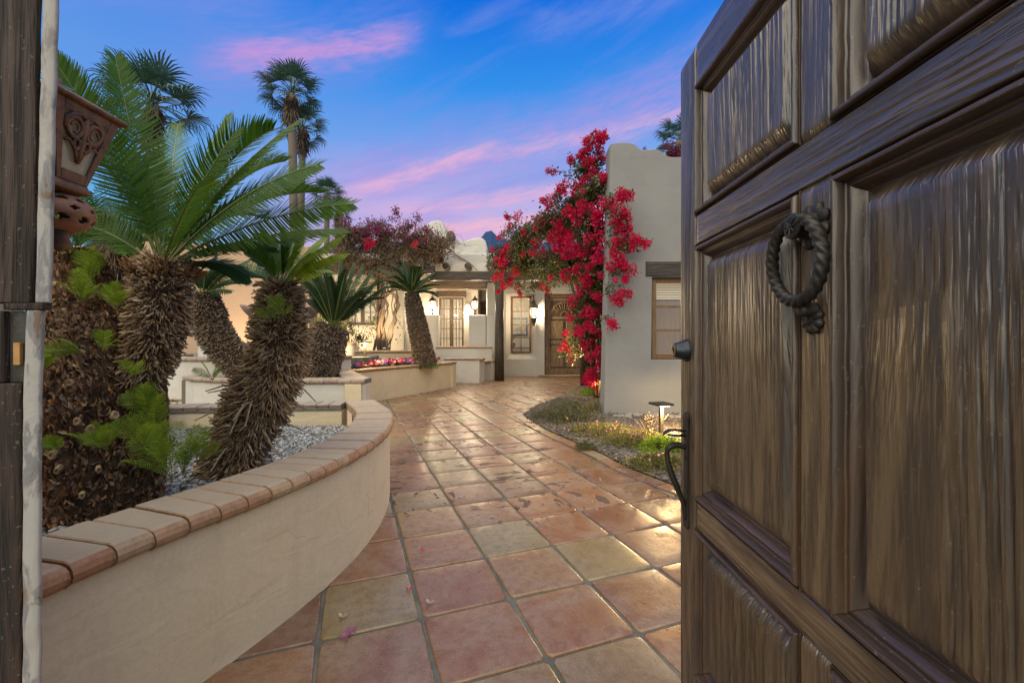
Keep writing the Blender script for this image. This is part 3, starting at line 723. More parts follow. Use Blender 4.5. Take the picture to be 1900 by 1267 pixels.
link('threshold', MB().prism([(1.1, 15.1)] + [(1.85+.95*math.cos(a), 15.1-.42*math.sin(a)) for a in [math.pi*i/20 for i in range(20, -1, -1)]], 0.002, .05).mesh('threshold'), M['cap'], house, bevel=.01)

# porch block, lintel, wall above with round beam ends
link('porch_wall', MB().box((-.83, 14.0, -.02), (-.352, 15.2, 3.125)).mesh('porch_wall'), M['white'], house, bevel=.06, segs=3)
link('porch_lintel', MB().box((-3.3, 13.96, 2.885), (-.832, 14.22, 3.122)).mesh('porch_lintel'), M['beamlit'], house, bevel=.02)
link('upper_wall', MB().box((-6.7, 13.93, 3.128), (-.2, 14.33, 4.03)).mesh('upper_wall'), M['white'], house, bevel=.05, segs=3)
link('upper_wall', MB().box((-.198, 14.6, 3.30), (3.4, 14.95, 4.0)).mesh('upper_wall'), M['white'], house, bevel=.05, segs=3)
m, t, b = material('log_end'); o_ = objco(t)
rg = t.new('ShaderNodeTexNoise'); t.l.new(t.m('MULTIPLY', t.noise(o_, 14, 4, .6), 1.0), b.inputs['Roughness'])
t.l.new(t.mix(t.noise(o_, 16, 4, 0.6), (0.03, 0.02, 0.015, 1), (0.13, 0.085, 0.055, 1)), b.inputs['Base Color']); t.n.remove(rg); M['log'] = m
def viga(x, y, z, r=.105, ln=.42):
    rs = []
    for d, k in ((ln, 1), (.03, 1.0), (.01, .97), (0, .9), (.006, .5), (.0, .12)):
        rs.append([(x + r*k*(1+.05*math.sin(3*a+x))*math.cos(a), y-ln+d, z + r*k*math.sin(a)) for a in [2*math.pi*j/20 for j in range(20)]])
    link('roof_beam_end', MB().rings(rs).mesh('roof_beam_end', smooth=True), M['log'], house)
for x in (-4.3, -3.5, -2.77, -2.07, -1.38, -.70): viga(x, 13.95, 3.56)
for x in (.1, .85, 1.6, 2.35): viga(x, 14.62, 3.62)
prof = [(745, 470), (765, 455), (778, 432), (790, 417), (800, 410), (810, 408), (817, 409), (824, 415), (831, 428), (836, 437), (846, 441), (858, 447), (864, 446), (872, 443), (882, 440), (895, 441), (901, 446), (904, 458), (905, 520), (745, 520)]
pp = [((a-950)*.02171, 1.2+(633-c)*.02171) for a, c in prof]
q = MB(); n = len(pp); q.add([(x, 17.5, z) for x, z in pp] + [(x, 21.5, z) for x, z in pp], [tuple(range(n-1, -1, -1)), tuple(range(n, 2*n))] + [(i, (i+1) % n, n+(i+1) % n, n+i) for i in range(n)])
link('curved_parapet', q.mesh('curved_parapet'), M['white'], house, bevel=.08, segs=3)
viga(-2.42, 17.45, 5.38, .17, .4)
# porch back wall with french doors
wall_holes('porch_back_wall', -6.6, -.835, .845, 3.3, [(-2.86, -1.90, .845, 2.93, 0, 0, 0)], 17.0, .3, M['white'], house, bevel=.03)
link('door_lintel', MB().box((-2.95, 16.93, 2.935), (-1.80, 17.1, 3.17)).mesh('door_lintel'), M['windark'], house, bevel=.015)
fr = window(house, -2.86, -2.385, .85, 2.93, 17.08, 3, 5, M['windark'], fw=.07, bar=.022, name='french_door')
fr2 = window(house, -2.375, -1.90, .85, 2.93, 17.08, 3, 5, M['windark'], fw=.07, bar=.022, name='french_door')
link('door_handle', MB().tube([(-2.36, 17.08, 1.85), (-2.36, 17.03, 1.85), (-2.28, 17.03, 1.85)], .01).mesh('door_handle'), M['iron'], fr2)
q = MB(); rs = []
for i in range(90):
    x = -2.9+i*1.04/89; rs.append([(x, 17.30+.02*math.sin(i*1.1), .86), (x, 17.30+.015*math.sin(i*1.1+.4), 2.95)])
vs = [p for r in rs for p in r]; q.add(vs, [(2*i, 2*i+2, 2*i+3, 2*i+1) for i in range(89)])
link('curtain', q.mesh('curtain', smooth=True, fix=False), M['curtain'], house)
link('porch_side_wall', MB().box((-3.86, 14.24, .843), (-3.56, 16.998, 3.2)).mesh('porch_side_wall'), M['white'], house, bevel=.03)
link('porch_side_wall', MB().box((-.832, 15.21, .3), (-.50, 16.998, 3.2)).mesh('porch_side_wall'), M['white'], house, bevel=.03)
link('porch_ceiling', MB().box((-6.65, 14.34, 3.31), (-.4, 17.3, 3.42)).mesh('porch_ceiling'), M['white'], house)
# arched brick niche in the porch
M['brick'] = pieces('niche_brick', [(0, (0.10, 0.05, 0.035, 1)), (.5, (0.16, 0.085, 0.055, 1)), (1, (0.08, 0.045, 0.035, 1))], .9, .002)
q = MB(); q.prism([(0, 0), (1, 0), (1, 1)], 0, 1)
arch = [(-1.50, 1.95), (-1.50, 2.25)] + [(-.95-.55*math.cos(a), 2.25+.55*math.sin(a)) for a in [math.pi/2*i/10 for i in range(1, 11)]] + [(-.838, 2.80), (-.838, 1.95)]
q = MB(); n = len(arch); q.add([(x, 16.9, z) for x, z in arch] + [(x, 16.995, z) for x, z in arch], [tuple(range(n)), tuple(range(2*n-1, n-1, -1))] + [(i, (i+1) % n, n+(i+1) % n, n+i) for i in range(n)])
niche = link('brick_arch', q.mesh('brick_arch'), M['windark'], house)
q = MB()
for k in range(11):
    z = 1.97+k*.078; x = -1.50 - (k % 2)*.09
    while x < -.86:
        xa, xb = max(x, -1.485), min(x+.17, -.85)
        lim = .545**2 - max(0, z+.07-2.25)**2
        if lim > 0:
            xa = max(xa, -.95-math.sqrt(lim))
            if xb-xa > .03: q.box((xa, 16.885, z), (xb, 16.902, z+.065))
        x += .18
link('bricks', q.mesh('bricks'), M['brick'], house)
# left part of the house, with its window
wall_holes('left_front_wall', -6.6, -3.565, .6, 3.12, [(-5.45, -4.44, 1.78, 2.86, .0, .05, .0)], 14.2, .35, M['white'], house, bevel=.05)
window(house, -5.45, -4.955, 1.78, 2.86, 14.36, 2, 3, M['windark'], fw=.05, bar=.022)
window(house, -4.945, -4.44, 1.78, 2.86, 14.36, 2, 3, M['windark'], fw=.05, bar=.022)
m, t, b = material('blind_slat_lit'); b.inputs['Base Color'].default_value = (.6, .52, .40, 1); b.inputs['Emission Color'].default_value = (1, .70, .38, 1); b.inputs['Emission Strength'].default_value = .42; M['slat'] = m  # slats emit a little, in place of lamplight from the room
q = MB()
for k in range(34): q.box((-5.43, 14.46, 1.80+k*.031), (-4.46, 14.475, 1.80+k*.031+.023))
tag(link('blind', q.mesh('blind'), M['slat'], house), kind='stuff')
link('pilaster', MB().box((-3.95, 13.96, .845), (-3.45, 14.198, 3.12)).mesh('pilaster'), M['white'], house, bevel=.06, segs=3)

# piers carrying the porch lanterns
for x0, x1, lab in ((-2.93, -2.37, 'free-standing white stucco pier under the left porch lantern'), (-1.40, -.834, 'white stucco pier under the right porch lantern')):
    tag(link('porch_pier', MB().box((x0, 14.0, .3), (x1, 14.42, 2.06)).mesh('porch_pier'), M['white'], bevel=.035, segs=3), lab, 'pier', 'porch piers')

# stepped low walls in front of the porch
def lowwall(name, lab, pts, z0, zt, width, capmat, x=None, wmat='white'):
    r_ = thing(name, lab, 'low wall', (pts[0][0], pts[0][1], max(z0, 0)), 'stepped low walls by the porch')
    p = Path2(pts); wall_run('wall', p, z0, zt-.055, width, M[wmat], r_, out=-.02, step=.3); cap_run(r_, p, zt, .06, width+.02, 0.02, .24, capmat, r=.029); return r_
lowwall('low_wall', 'long low white wall with clay coping, highest of the steps before the porch', [(-2.36, 13.42), (-.62, 13.42)], .0, 1.05, .28, M['cap'])
lowwall('low_wall', 'square ended low wall jutting toward the path, with flat dark coping', [(-1.98, 12.60), (-.86, 12.55), (-.80, 12.80)], -.005, .72, .26, M['capgrey'])
lowwall('low_wall', 'short low white planter wall beside the timber post', [(-.80, 12.83), (-.46, 14.2)], -.005, .62, .24, M['cap'])

# ------------------------------------------------------------------ wing on the right
wing = thing('stucco_wing', 'tall white stucco wing with stepped curved parapet, right of the bougainvillea', 'building', (3.5, 7.1, 0))
YW = 7.1; k_ = YW/806
def wx(px): return (px-950)*k_
def wz(py): return EYE+(633-py)*k_
# front wall as a grid so that it can bulge, batter and carry the parapet curve
top = [(1133, 266), (1150, 264), (1162, 263.5), (1172, 265), (1180, 269), (1187, 275), (1193, 278), (1205, 277), (1216, 276), (1225, 279), (1233, 285), (1240, 290), (1250, 291), (1290, 291), (1330, 289), (1345, 275), (1380, 262), (1500, 262)]
hx0, hx1, hz0, hz1 = wx(1213), wx(1305), wz(667), wz(514)
xs = sorted({wx(a) for a, _ in top} | {hx0, hx1} | set(np.arange(wx(1133)+.05, wx(1500), .16)))
def topz(x):
    return float(np.interp(x, [wx(a) for a, _ in top], [wz(c) for _, c in top]))
zf = sorted({0.0, 1.0, (hz0+.3)/3.9, (hz1+.3)/3.9} | set(np.linspace(0, 1, 16)))
def wpt(x, f, back=False):
    zz = -.3 + f*3.9
    if f > (hz1+.3)/3.9 + 1e-6:
        g = (f-(hz1+.3)/3.9)/(1-(hz1+.3)/3.9); zz = hz1+(topz(x)-hz1)*g
    batter = .11*(1-min(1, max(0, zz/4.4)))*max(0, 1-(x-xs[0])/1.2)
    dy = .010*mnoise.noise(Vector((x*1.3, zz*1.1, 3)))
    if f >= 1-1e-6 and not back: dy += .0
    return (x-batter, YW+dy+(.34 if back else 0), zz)
vs = []; ix = {}
def gv(i, k, bk):
    if (i, k, bk) not in ix: vs.append(wpt(xs[i], zf[k], bk)); ix[(i, k, bk)] = len(vs)-1
    return ix[(i, k, bk)]
sol = lambda i, k: 0 <= i < len(xs)-1 and 0 <= k < len(zf)-1 and not (xs[i] >= hx0-1e-6 and xs[i+1] <= hx1+1e-6 and zf[k] >= (hz0+.3)/3.9-1e-6 and zf[k+1] <= (hz1+.3)/3.9+1e-6)
fs = []
for i in range(len(xs)-1):
    for k in range(len(zf)-1):
        if not sol(i, k): continue
        fs.append((gv(i, k, 0), gv(i+1, k, 0), gv(i+1, k+1, 0), gv(i, k+1, 0))); fs.append((gv(i, k, 1), gv(i, k+1, 1), gv(i+1, k+1, 1), gv(i+1, k, 1)))
        for da, dc, p, q_ in ((-1, 0, (i, k), (i, k+1)), (1, 0, (i+1, k+1), (i+1, k)), (0, -1, (i+1, k), (i, k)), (0, 1, (i, k+1), (i+1, k+1))):
            if not sol(i+da, k+dc): fs.append((gv(*p, 0), gv(*q_, 0), gv(*q_, 1), gv(*p, 1)))
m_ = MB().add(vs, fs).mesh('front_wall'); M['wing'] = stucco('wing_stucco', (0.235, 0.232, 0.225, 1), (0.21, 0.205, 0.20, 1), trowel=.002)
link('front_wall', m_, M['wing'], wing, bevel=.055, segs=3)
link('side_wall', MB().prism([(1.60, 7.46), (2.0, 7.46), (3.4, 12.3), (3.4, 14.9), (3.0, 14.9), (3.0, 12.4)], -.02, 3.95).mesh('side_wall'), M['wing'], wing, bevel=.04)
link('lintel', MB().box((wx(1198), YW-.012, wz(513)+.003), (wx(1320), YW+.2, wz(485))).mesh('lintel'), M['beam'], wing, bevel=.012)
ww = window(wing, hx0+.004, hx1-.004, hz0+.004, hz1-.004, YW+.10, 1, 3, M['winwood'], fw=.075, bar=.035)
m, t, b = material('red_drape_lit'); b.inputs['Base Color'].default_value = (.20, .13, .09, 1); b.inputs['Emission Color'].default_value = (1, .62, .34, 1); b.inputs['Emission Strength'].default_value = .16; M['drape'] = m  # faint emission gives the drape the window's warm light
q = MB(); n = 120
q.add([p for i in range(n) for p in ((hx0-.1+i*.012, YW+.36+.012*math.sin(i*.9), hz0-.05), (hx0-.1+i*.012, YW+.36+.012*math.sin(i*.9+.3), hz1-.35))], [(2*i, 2*i+2, 2*i+3, 2*i+1) for i in range(n-1)])
link('drape', q.mesh('drape', smooth=True, fix=False), M['drape'], wing)
q = MB()
for k in range(9): q.box((hx0-.05, YW+.345, hz1-.33+k*.042), (hx1+.05, YW+.375, hz1-.33+k*.042+.030))
tag(link('blind', q.mesh('blind'), M['slat'], wing), kind='stuff')
link('dark_room', MB().box((hx0-.3, YW+.5, hz0-.3), (hx1+.3, YW+.55, hz1+.3)).mesh('dark_room'), M['brick'], wing)

# ------------------------------------------------------------------ pergola
perg = thing('pergola', 'dark timber pergola beam on a round post before the front door', 'pergola', (-.39, 13.3, 0))
link('beam', MB().box((-2.5, 13.18, 3.06), (2.9, 13.44, 3.33)).mesh('beam'), M['beam'], perg, bevel=.02)
link('post', MB().tube([(-.39, 13.31, -.01), (-.392, 13.31, 1.0), (-.385, 13.31, 2.0), (-.39, 13.31, 3.062)], [.150, .142, .138, .132], 20).mesh('post', smooth=True), M['post'], perg)
link('post', MB().tube([(1.98, 11.75, -.01), (1.985, 11.75, 1.5), (1.98, 11.75, 3.2)], [.14, .135, .13], 16).mesh('post', smooth=True), M['post'], perg)
for i, x in enumerate((-.35, .35, 1.05, 1.75, 2.45)):
    link('rafter', MB().box((x-.06, 11.6, 3.335), (x+.06, 14.59, 3.50)).mesh('rafter'), M['beam'], perg, bevel=.01)
link('beam', MB().box((-.6, 11.63, 3.19), (2.9, 11.87, 3.332)).mesh('beam'), M['beam'], perg, bevel=.02)
perg2 = thing('pergola', 'vine covered timber pergola by the left window, carrying the dry purple bougainvillea', 'pergola', (-3.95, 12.7, .84))
link('post', MB().tube([(-3.9, 12.9, .3), (-3.9, 12.9, 3.2)], [.12, .11], 16).mesh('post', smooth=True), M['post'], perg2)
link('post', MB().tube([(-5.9, 12.9, .3), (-5.9, 12.9, 3.2)], [.12, .11], 16).mesh('post', smooth=True), M['post'], perg2)
link('beam', MB().box((-6.6, 12.78, 3.2), (-2.3, 13.02, 3.42)).mesh('beam'), M['beam'], perg2, bevel=.02)
for x in (-6.1, -5.4, -4.7, -4.0, -3.3, -2.6): link('rafter', MB().box((x-.06, 12.4, 3.425), (x+.06, 13.9, 3.58)).mesh('rafter'), M['beam'], perg2, bevel=.01)

# ------------------------------------------------------------------ far left boundary wall, mountain
q = MB(); xs_ = np.linspace(-15, -6.25, 36)
tz = [4.15+.25*math.exp(-((x+11)/1.2)**2) for x in xs_]
q.rings([[(x, 13.4, -.02), (x, 13.4, z), (x, 13.75, z), (x, 13.75, -.02)] for x, z in zip(xs_, tz)])
tag(link('garden_wall', q.mesh('garden_wall'), M['peach'], bevel=.06, segs=3), 'tall peach coloured stucco wall glowing behind the fountain', 'wall')
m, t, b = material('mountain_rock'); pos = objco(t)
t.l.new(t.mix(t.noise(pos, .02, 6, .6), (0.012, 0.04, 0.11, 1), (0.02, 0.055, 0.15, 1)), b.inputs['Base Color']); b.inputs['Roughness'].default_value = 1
q = MB(); rs = []; YM = 900
for i in range(70):
    px = 560 + i*11; x = (px-950)/806*YM
    pk = 462-14*math.exp(-((px-906)/13)**2) - 22*math.exp(-((px-915)/40)**2) - 16*math.exp(-((px-1050)/70)**2) - 12*math.exp(-((px-740)/60)**2) + 3*mnoise.noise(Vector((px*.06, 0, 0)))
    z = EYE+(633-pk)/806*YM
    rs.append([(x, YM-150, -2), (x+mnoise.noise(Vector((x*.02, 5, 0)))*6, YM-60, z*.5), (x, YM, z), (x, YM+250, -2)])
q.rings(rs); tag(link('mountain', q.mesh('mountain', smooth=False), m), kind='structure')
# ================================================================== LAMPS
LAMP = 3.4
def plight(loc, watts, col=(1, .72, .42), size=.04, name='lamp_light', spot=None, aim=None, blend=.6):
    ld = bpy.data.lights.new(name, 'SPOT' if spot else 'POINT'); ld.energy = watts*LAMP; ld.color = col; ld.shadow_soft_size = size
    if spot: ld.spot_size = R(spot); ld.spot_blend = blend
    o = bpy.data.objects.new(name, ld); C.objects.link(o); o.location = loc
    if aim is not None: o.rotation_euler = (Vector(aim)-Vector(loc)).to_track_quat('-Z', 'Y').to_euler()
    return o
def lantern(name, label, loc, s=1.0, mount='pier', watts=40, facing=-1, group=None, lightoff=(0, -.02, 0)):
    t_ = thing(name, label, 'lantern', loc, group); x, y, z = loc
    L = lambda prof, nm, mt, n=6, sm=False: link(nm, MB().lathe([(r*s, h*s) for r, h in prof], (x, y, z), n).mesh(nm, smooth=sm), mt, t_)
    zb = .16 if mount == 'pier' else .0
    if mount == 'pier': L([(.065, 0), (.06, .015), (.025, .03), (.02, .09), (.035, .11), (.02, .13), (.06, .155)], 'stem', M['bronze'], 12, True)
    L([(.075, zb), (.085, zb+.012), (.07, zb+.025)], 'base_plate', M['bronze'])
    L([(.055, zb+.03), (.082, zb+.22)], 'glass_body', M['lglass'])
    for i in range(6):
        a = math.pi*2*i/6
        q = MB().tube([(x+.064*s*math.cos(a), y+.064*s*math.sin(a), z+(zb+.02)*s), (x+.092*s*math.cos(a), y+.092*s*math.sin(a), z+(zb+.23)*s)], .006*s, 4)
        link('cage_bar', q.mesh('cage_bar'), M['bronze'], t_)
    L([(.115, zb+.228), (.118, zb+.24), (.07, zb+.30), (.03, zb+.34), (.034, zb+.355), (.012, zb+.37), (.016, zb+.39), (0, zb+.41)], 'roof', M['bronze'], 6)
    L([(.0, zb+.05), (.018, zb+.07), (.02, zb+.14), (.008, zb+.18), (0, zb+.19)], 'candle_bulb', M['bulb'], 10, True)
    if mount == 'wall':
        L([(.06, -.002), (.045, -.06), (.05, -.08), (.02, -.12), (.025, -.14), (0, -.17)], 'finial', M['bronze'], 12, True)
        link('hook', MB().tube([(x, y, z+.40*s), (x, y+.02*s, z+.50*s), (x, y+.09*s, z+.53*s), (x, y+.15*s, z+.46*s), (x, y+.17*s, z+.35*s)], .010*s, 8).mesh('hook', smooth=True), M['bronze'], t_)
        link('wall_plate', MB().box((x-.05*s, y+.165*s, z-.05*s), (x+.05*s, y+.19*s, z+.40*s)).mesh('wall_plate'), M['bronze'], t_, bevel=.01)
        link('arm', MB().tube([(x, y, z-.09*s), (x, y+.08*s, z-.10*s), (x, y+.17*s, z-.02*s)], .012*s, 8).mesh('arm', smooth=True), M['bronze'], t_)
    plight((x+lightoff[0], y+lightoff[1], z+(zb+.13)*s+lightoff[2]), watts, (1, .78, .52), .05*s)
    return t_
m, t, b = material('seeded_glass'); t.n.remove(b)
tr = t.new('ShaderNodeBsdfTransparent'); em = t.new('ShaderNodeEmission'); em.inputs[0].default_value = (1, .86, .66, 1); em.inputs[1].default_value = 1.3
ms = t.new('ShaderNodeMixShader'); ms.inputs[0].default_value = .35; t.l.new(tr.outputs[0], ms.inputs[1]); t.l.new(em.outputs[0], ms.inputs[2]); t.l.new(ms.outputs[0], t.n['Material Output'].inputs[0]); M['lglass'] = m
lantern('pier_lantern', 'lit lantern on the left porch pier beside the french doors', (-2.60, 14.2, 2.06), 1.15, 'pier', 45, group='porch lanterns')
lantern('pier_lantern', 'lit lantern on the right porch pier before the brick arch', (-1.21, 14.2, 2.06), 1.15, 'pier', 45, group='porch lanterns')
lantern('wall_lantern', 'lit hook armed wall lantern between the tall window and the front door', (.745, 14.80, 1.98), 1.55, 'wall', 62)
for x, lab in ((-3.05, 'small bright wall light left of the french doors'), (-1.72, 'small bright wall light right of the french doors')):
    s_ = thing('wall_light', lab, 'wall light', (x, 17, 2.4), 'porch wall lights')
    link('shade', MB().lathe([(.10, 2.28), (.11, 2.5)], (x, 16.93, 0), 16, cap=False).mesh('shade', smooth=True), M['bulb'], s_)
    link('louvre', MB().lathe([(.11, 2.505), (.115, 2.6), (.10, 2.72)], (x, 16.93, 0), 16).mesh('louvre', smooth=True), M['white'], s_)
    plight((x, 16.72, 2.35), 14, (1, .78, .52), .05)
def bollard(label, x, y, z0, h, w_, yaw, watts, parentgroup='path lights'):
    t_ = thing('path_light', label, 'path light', (x, y, z0), parentgroup)
    Mx = Matrix.Translation((x, y, z0)) @ Matrix.Rotation(yaw, 4, 'Z')
    link('post', MB().box((-.022, -.022, -.05), (.022, .022, h), Mx).mesh('post'), M['bronze'], t_, bevel=.003)
    link('shade', MB().box((-w_/2, -w_/2, h), (w_/2, w_/2, h+.028), Mx).mesh('shade'), M['bronze'], t_, bevel=.004)
    link('lens', MB().box((-w_*.30, -w_*.38, h-.008), (w_*.30, -.035, h-.001), Mx).mesh('lens'), M['bulb'], t_)
    plight(Mx @ Vector((0, -w_*.3, h-.03)), watts, (1, .66, .30), .03)
bollard('square topped bronze path light in the garden bed before the white wing', 1.905, 5.55, .02, .37, .225, R(14), 46.0)
bollard('square topped path light among the red flowers by the back retaining wall', -3.08, 9.10, .57, .60, .24, R(5), 12)
# small uplight at the foot of the bougainvillea
u = thing('garden_uplight', 'small stake light at the foot of the red bougainvillea', 'spotlight', (1.62, 8.6, 0), 'garden uplights')
link('stake', MB().tube([(1.70, 9.0, -.02), (1.70, 9.0, .42)], .012, 8).mesh('stake'), M['bronze'], u)
link('head', MB().lathe([(.10, .40), (.10, .425), (.02, .45)], (1.70, 9.0, 0), 14).mesh('head', smooth=True), M['bronze'], u)
plight((1.70, 8.98, .37), 4, (1, .62, .22), .04)
def uplight(label, loc, aim, watts, cone=100, col=(1, .62, .26)):
    t_ = thing('garden_uplight', label, 'spotlight', loc, 'garden uplights'); l = Vector(loc); d = (Vector(aim)-l).normalized()
    link('housing', MB().tube([l + Vector((0, 0, .0)), l + d*.12], [.035, .045], 12).mesh('housing', smooth=True), M['bronze'], t_)
    link('lens', MB().tube([l + d*.121, l + d*.124], [.038, .038], 12).mesh('lens'), M['bulb'], t_)
    link('spike', MB().tube([l - Vector((0, 0, .12)), l], .012, 6).mesh('spike'), M['bronze'], t_)
    plight(l + d*.15, watts, col, .04, spot=cone, aim=aim)
uplight('small ground light behind the left sago palms, washing the peach wall', (-8.6, 12.2, .95), (-8.2, 13.4, 2.3), 30, 150, (1, .74, .50))
uplight('small ground light near the fountain, washing the peach wall', (-6.9, 12.2, .95), (-6.9, 13.4, 2.4), 22, 150, (1, .74, .50))
uplight('small ground light in the shrub below the left window', (-5.0, 12.2, 1.0), (-4.7, 14.2, 2.3), 75, 140, (1, .68, .32))
uplight('small ground light among the bougainvillea stems by the wing', (1.95, 9.6, .12), (1.3, 10.4, 3.8), 220, 110)
uplight('small ground light under the pergola vine at the left post', (-3.5, 11.9, .9), (-3.6, 12.2, 3.6), 80, 140, (1, .74, .42))
uplight('small ground light at the foot of the dark stemmed sago', (-3.6, 8.6, .72), (-3.1, 7.3, 1.3), 22, 100, (1, .62, .25))
# flood box on the porch roof
fl = thing('flood_light', 'dark box shaped flood light mounted under the roof edge', 'flood light', (-2.33, 13.7, 3.7))
link('housing', MB().box((-2.48, 13.6, 3.68), (-2.17, 13.85, 3.88)).mesh('housing'), M['iron'], fl, bevel=.01)
link('bracket', MB().box((-2.38, 13.85, 3.72), (-2.28, 13.93, 3.80)).mesh('bracket'), M['iron'], fl)
# room contents seen through the tall window
pic = thing('wall_picture', 'framed landscape picture hanging in the room behind the tall window', 'picture', (-.2, 17.5, 1.7))
q = MB()
for a, c in (((-.50, 1.45), (.62, 1.49)), ((-.50, 2.11), (.62, 2.15)), ((-.50, 1.49), (-.46, 2.11)), ((.58, 1.49), (.62, 2.11))): q.box((a[0], 17.53, a[1]), (c[0], 17.59, c[1]))
link('frame', q.mesh('frame'), M['iron'], pic)
m, t, b = material('landscape_print'); o_ = objco(t)
t.l.new(t.ramp(t.noise(t.vmap(o_, (2, 1, 5)), 2.0, 5, .6), [(.3, (.16, .15, .12, 1)), (.5, (.38, .36, .30, 1)), (.7, (.55, .52, .45, 1))]), b.inputs['Base Color'])
link('print', MB().box((-.46, 17.56, 1.49), (.58, 17.58, 2.11)).mesh('print'), m, pic)
tb = thing('side_table', 'brown side table under the picture behind the tall window', 'table', (.1, 17.2, 0))
link('tabletop', MB().box((-.7, 16.9, .92), (.8, 17.45, .97)).mesh('tabletop'), M['winwood'], tb)
for x in (-.65, .72):
    for y in (16.95, 17.38): link('leg', MB().box((x, y, 0), (x+.06, y+.06, .918)).mesh('leg'), M['winwood'], tb)
pt = thing('potted_plant', 'spiky leaved plant in a round pot on the indoor side table', 'plant', (.0, 17.15, .97))
link('pot', MB().lathe([(.08, .972), (.14, 1.05), (.12, 1.16), (.10, 1.16)], (0, 17.15, 0), 16).mesh('pot', smooth=True), M['brick'], pt)
q = MB()
for i in range(16):
    a = i*2.4; r = .25+.1*random.random(); d = Vector((math.cos(a), math.sin(a)*.6, 0)); s_ = Vector((-d.y, d.x, 0))*.015; b0 = Vector((0, 17.15, 1.14))
    q.add([b0-s_, b0+s_, b0+d*r*.5+Vector((0, 0, .28))+s_, b0+d*r*.5+Vector((0, 0, .28))-s_, b0+d*r+Vector((0, 0, .38))], [(0, 1, 2, 3), (3, 2, 4)])
M['dkleaf'] = leafy('indoor_leaf', [(0, (.03, .045, .02, 1)), (1, (.06, .08, .03, 1))])
link('leaves', q.mesh('leaves', fix=False), M['dkleaf'], pt)
# ================================================================== NEAR GATE LEAF (right)
GD, GL = (0.040, 0.024, 0.011, 1), (0.132, 0.087, 0.045, 1)
M['gatev'] = wood('gate_wood_upright', GD, GL, 'Z', 1.0, (0.26, 0.44), .004, .5, xs=.12, coat=.55)
M['gateh'] = wood('gate_wood_rail', GD, GL, 'Y', 1.0, (0.26, 0.44), .004, .5, xs=.4, coat=.55)
M['gatem'] = wood('gate_wood_moulding', (0.030, 0.014, 0.007, 1), (0.075, 0.040, 0.020, 1), 'Y', 1.0, (0.34, 0.5), .002, .5, xs=.4, coat=.15)
M['gatemv'] = wood('gate_wood_moulding_upright', (0.030, 0.014, 0.007, 1), (0.075, 0.040, 0.020, 1), 'Z', 1.0, (0.34, 0.5), .002, .5, xs=.2, coat=.15)
XF = 0.55
def ridges(u, v, seed, f=150.0, warp=.010):
    """height 0..1 of weathered grain: u across, v along (numpy grids, metres)"""
    r_ = np.random.default_rng(seed); h = np.zeros_like(u)
    w_ = np.zeros_like(u)
    for k in range(4):
        w_ += warp*np.sin(v*(2.2+1.7*k)+r_.uniform(0, 6.28) + np.sin(u*9+k)*.8)/(1+k*.7)
    for k in range(2):                                    # knots bend the grain round themselves
        cu, cv = r_.uniform(u.min(), u.max()), r_.uniform(v.min(), v.max())
        d2 = ((u-cu)/.028)**2 + ((v-cv)/.10)**2; w_ += .016*np.sign(u-cu)*np.exp(-d2)
    uu = u + w_ + .006*np.sin(u*37+seed) + .003*np.sin(u*91+seed*2)
    for k, (ff, a) in enumerate(((f*.35, .5), (f, 1.0), (f*1.7, .45), (f*3.1, .22))):
        h += a*np.sin(uu*ff*2*np.pi/1.0*.5 + r_.uniform(0, 6.28) + 1.3*np.sin(uu*ff*.37+k) + .5*np.sin(v*3+uu*ff*.11))
    h = np.tanh(h*.8*(.55+.45*np.sin(u*13+v*1.7+seed)))*.5+.5
    return h
def slab(name, ya, yb, za, zb, xf, xb, axis, mat, parent, amp=.0024, rnd=.006, seed=0, du=.0017, dv=.016, profile=None, wander=.0012):
    nu = max(2, int(((yb-ya) if axis == 'Z' else (zb-za))/du)); nv = max(2, int(((zb-za) if axis == 'Z' else (yb-ya))/dv))
    if axis == 'Z': ys = np.linspace(ya, yb, nu+1); zs = np.linspace(za, zb, nv+1)
    else: ys = np.linspace(ya, yb, nv+1); zs = np.linspace(za, zb, nu+1)
    Yg, Zg = np.meshgrid(ys, zs, indexing='ij')
    h = ridges(Yg if axis == 'Z' else Zg, Zg if axis == 'Z' else Yg, seed)
    e = np.minimum(np.minimum(Yg-ya, yb-Yg), np.minimum(Zg-za, zb-Zg))
    if profile is None:
        dep = rnd*(1-np.sqrt(np.clip(1-(1-np.clip(e/rnd, 0, 1))**2, 0, 1)))
        fade = np.clip(e/rnd, 0, 1)
    else:
        dep = np.interp(e, profile[0], profile[1]); fade = np.clip((e-.01)/.03, .15, 1)
    Xg = xf + dep + amp*(1-h)*fade + wander*np.sin(Zg*7+Yg*5+seed)*fade
    n1, n2 = Yg.shape; Vv = np.stack([Xg, Yg, Zg], -1).reshape(-1, 3); idx = np.arange(n1*n2).reshape(n1, n2)
    F = np.stack([idx[:-1, :-1], idx[:-1, 1:], idx[1:, 1:], idx[1:, :-1]], -1).reshape(-1, 4)
    # edge skirts back to xb
    b_idx = np.concatenate([idx[:, 0], idx[-1, 1:], idx[-2::-1, -1], idx[0, -2:0:-1]]); nb = len(b_idx)
    bv = Vv[b_idx].copy(); bv[:, 0] = xb; base_ = len(Vv); Vv = np.concatenate([Vv, bv])
    j = np.arange(nb); k = (j+1) % nb
    F = np.concatenate([F, np.stack([b_idx[j], b_idx[k], base_+k, base_+j], -1)])
    me = npmesh(name, Vv, F, smooth=True)
    return link(name, me, mat, parent)
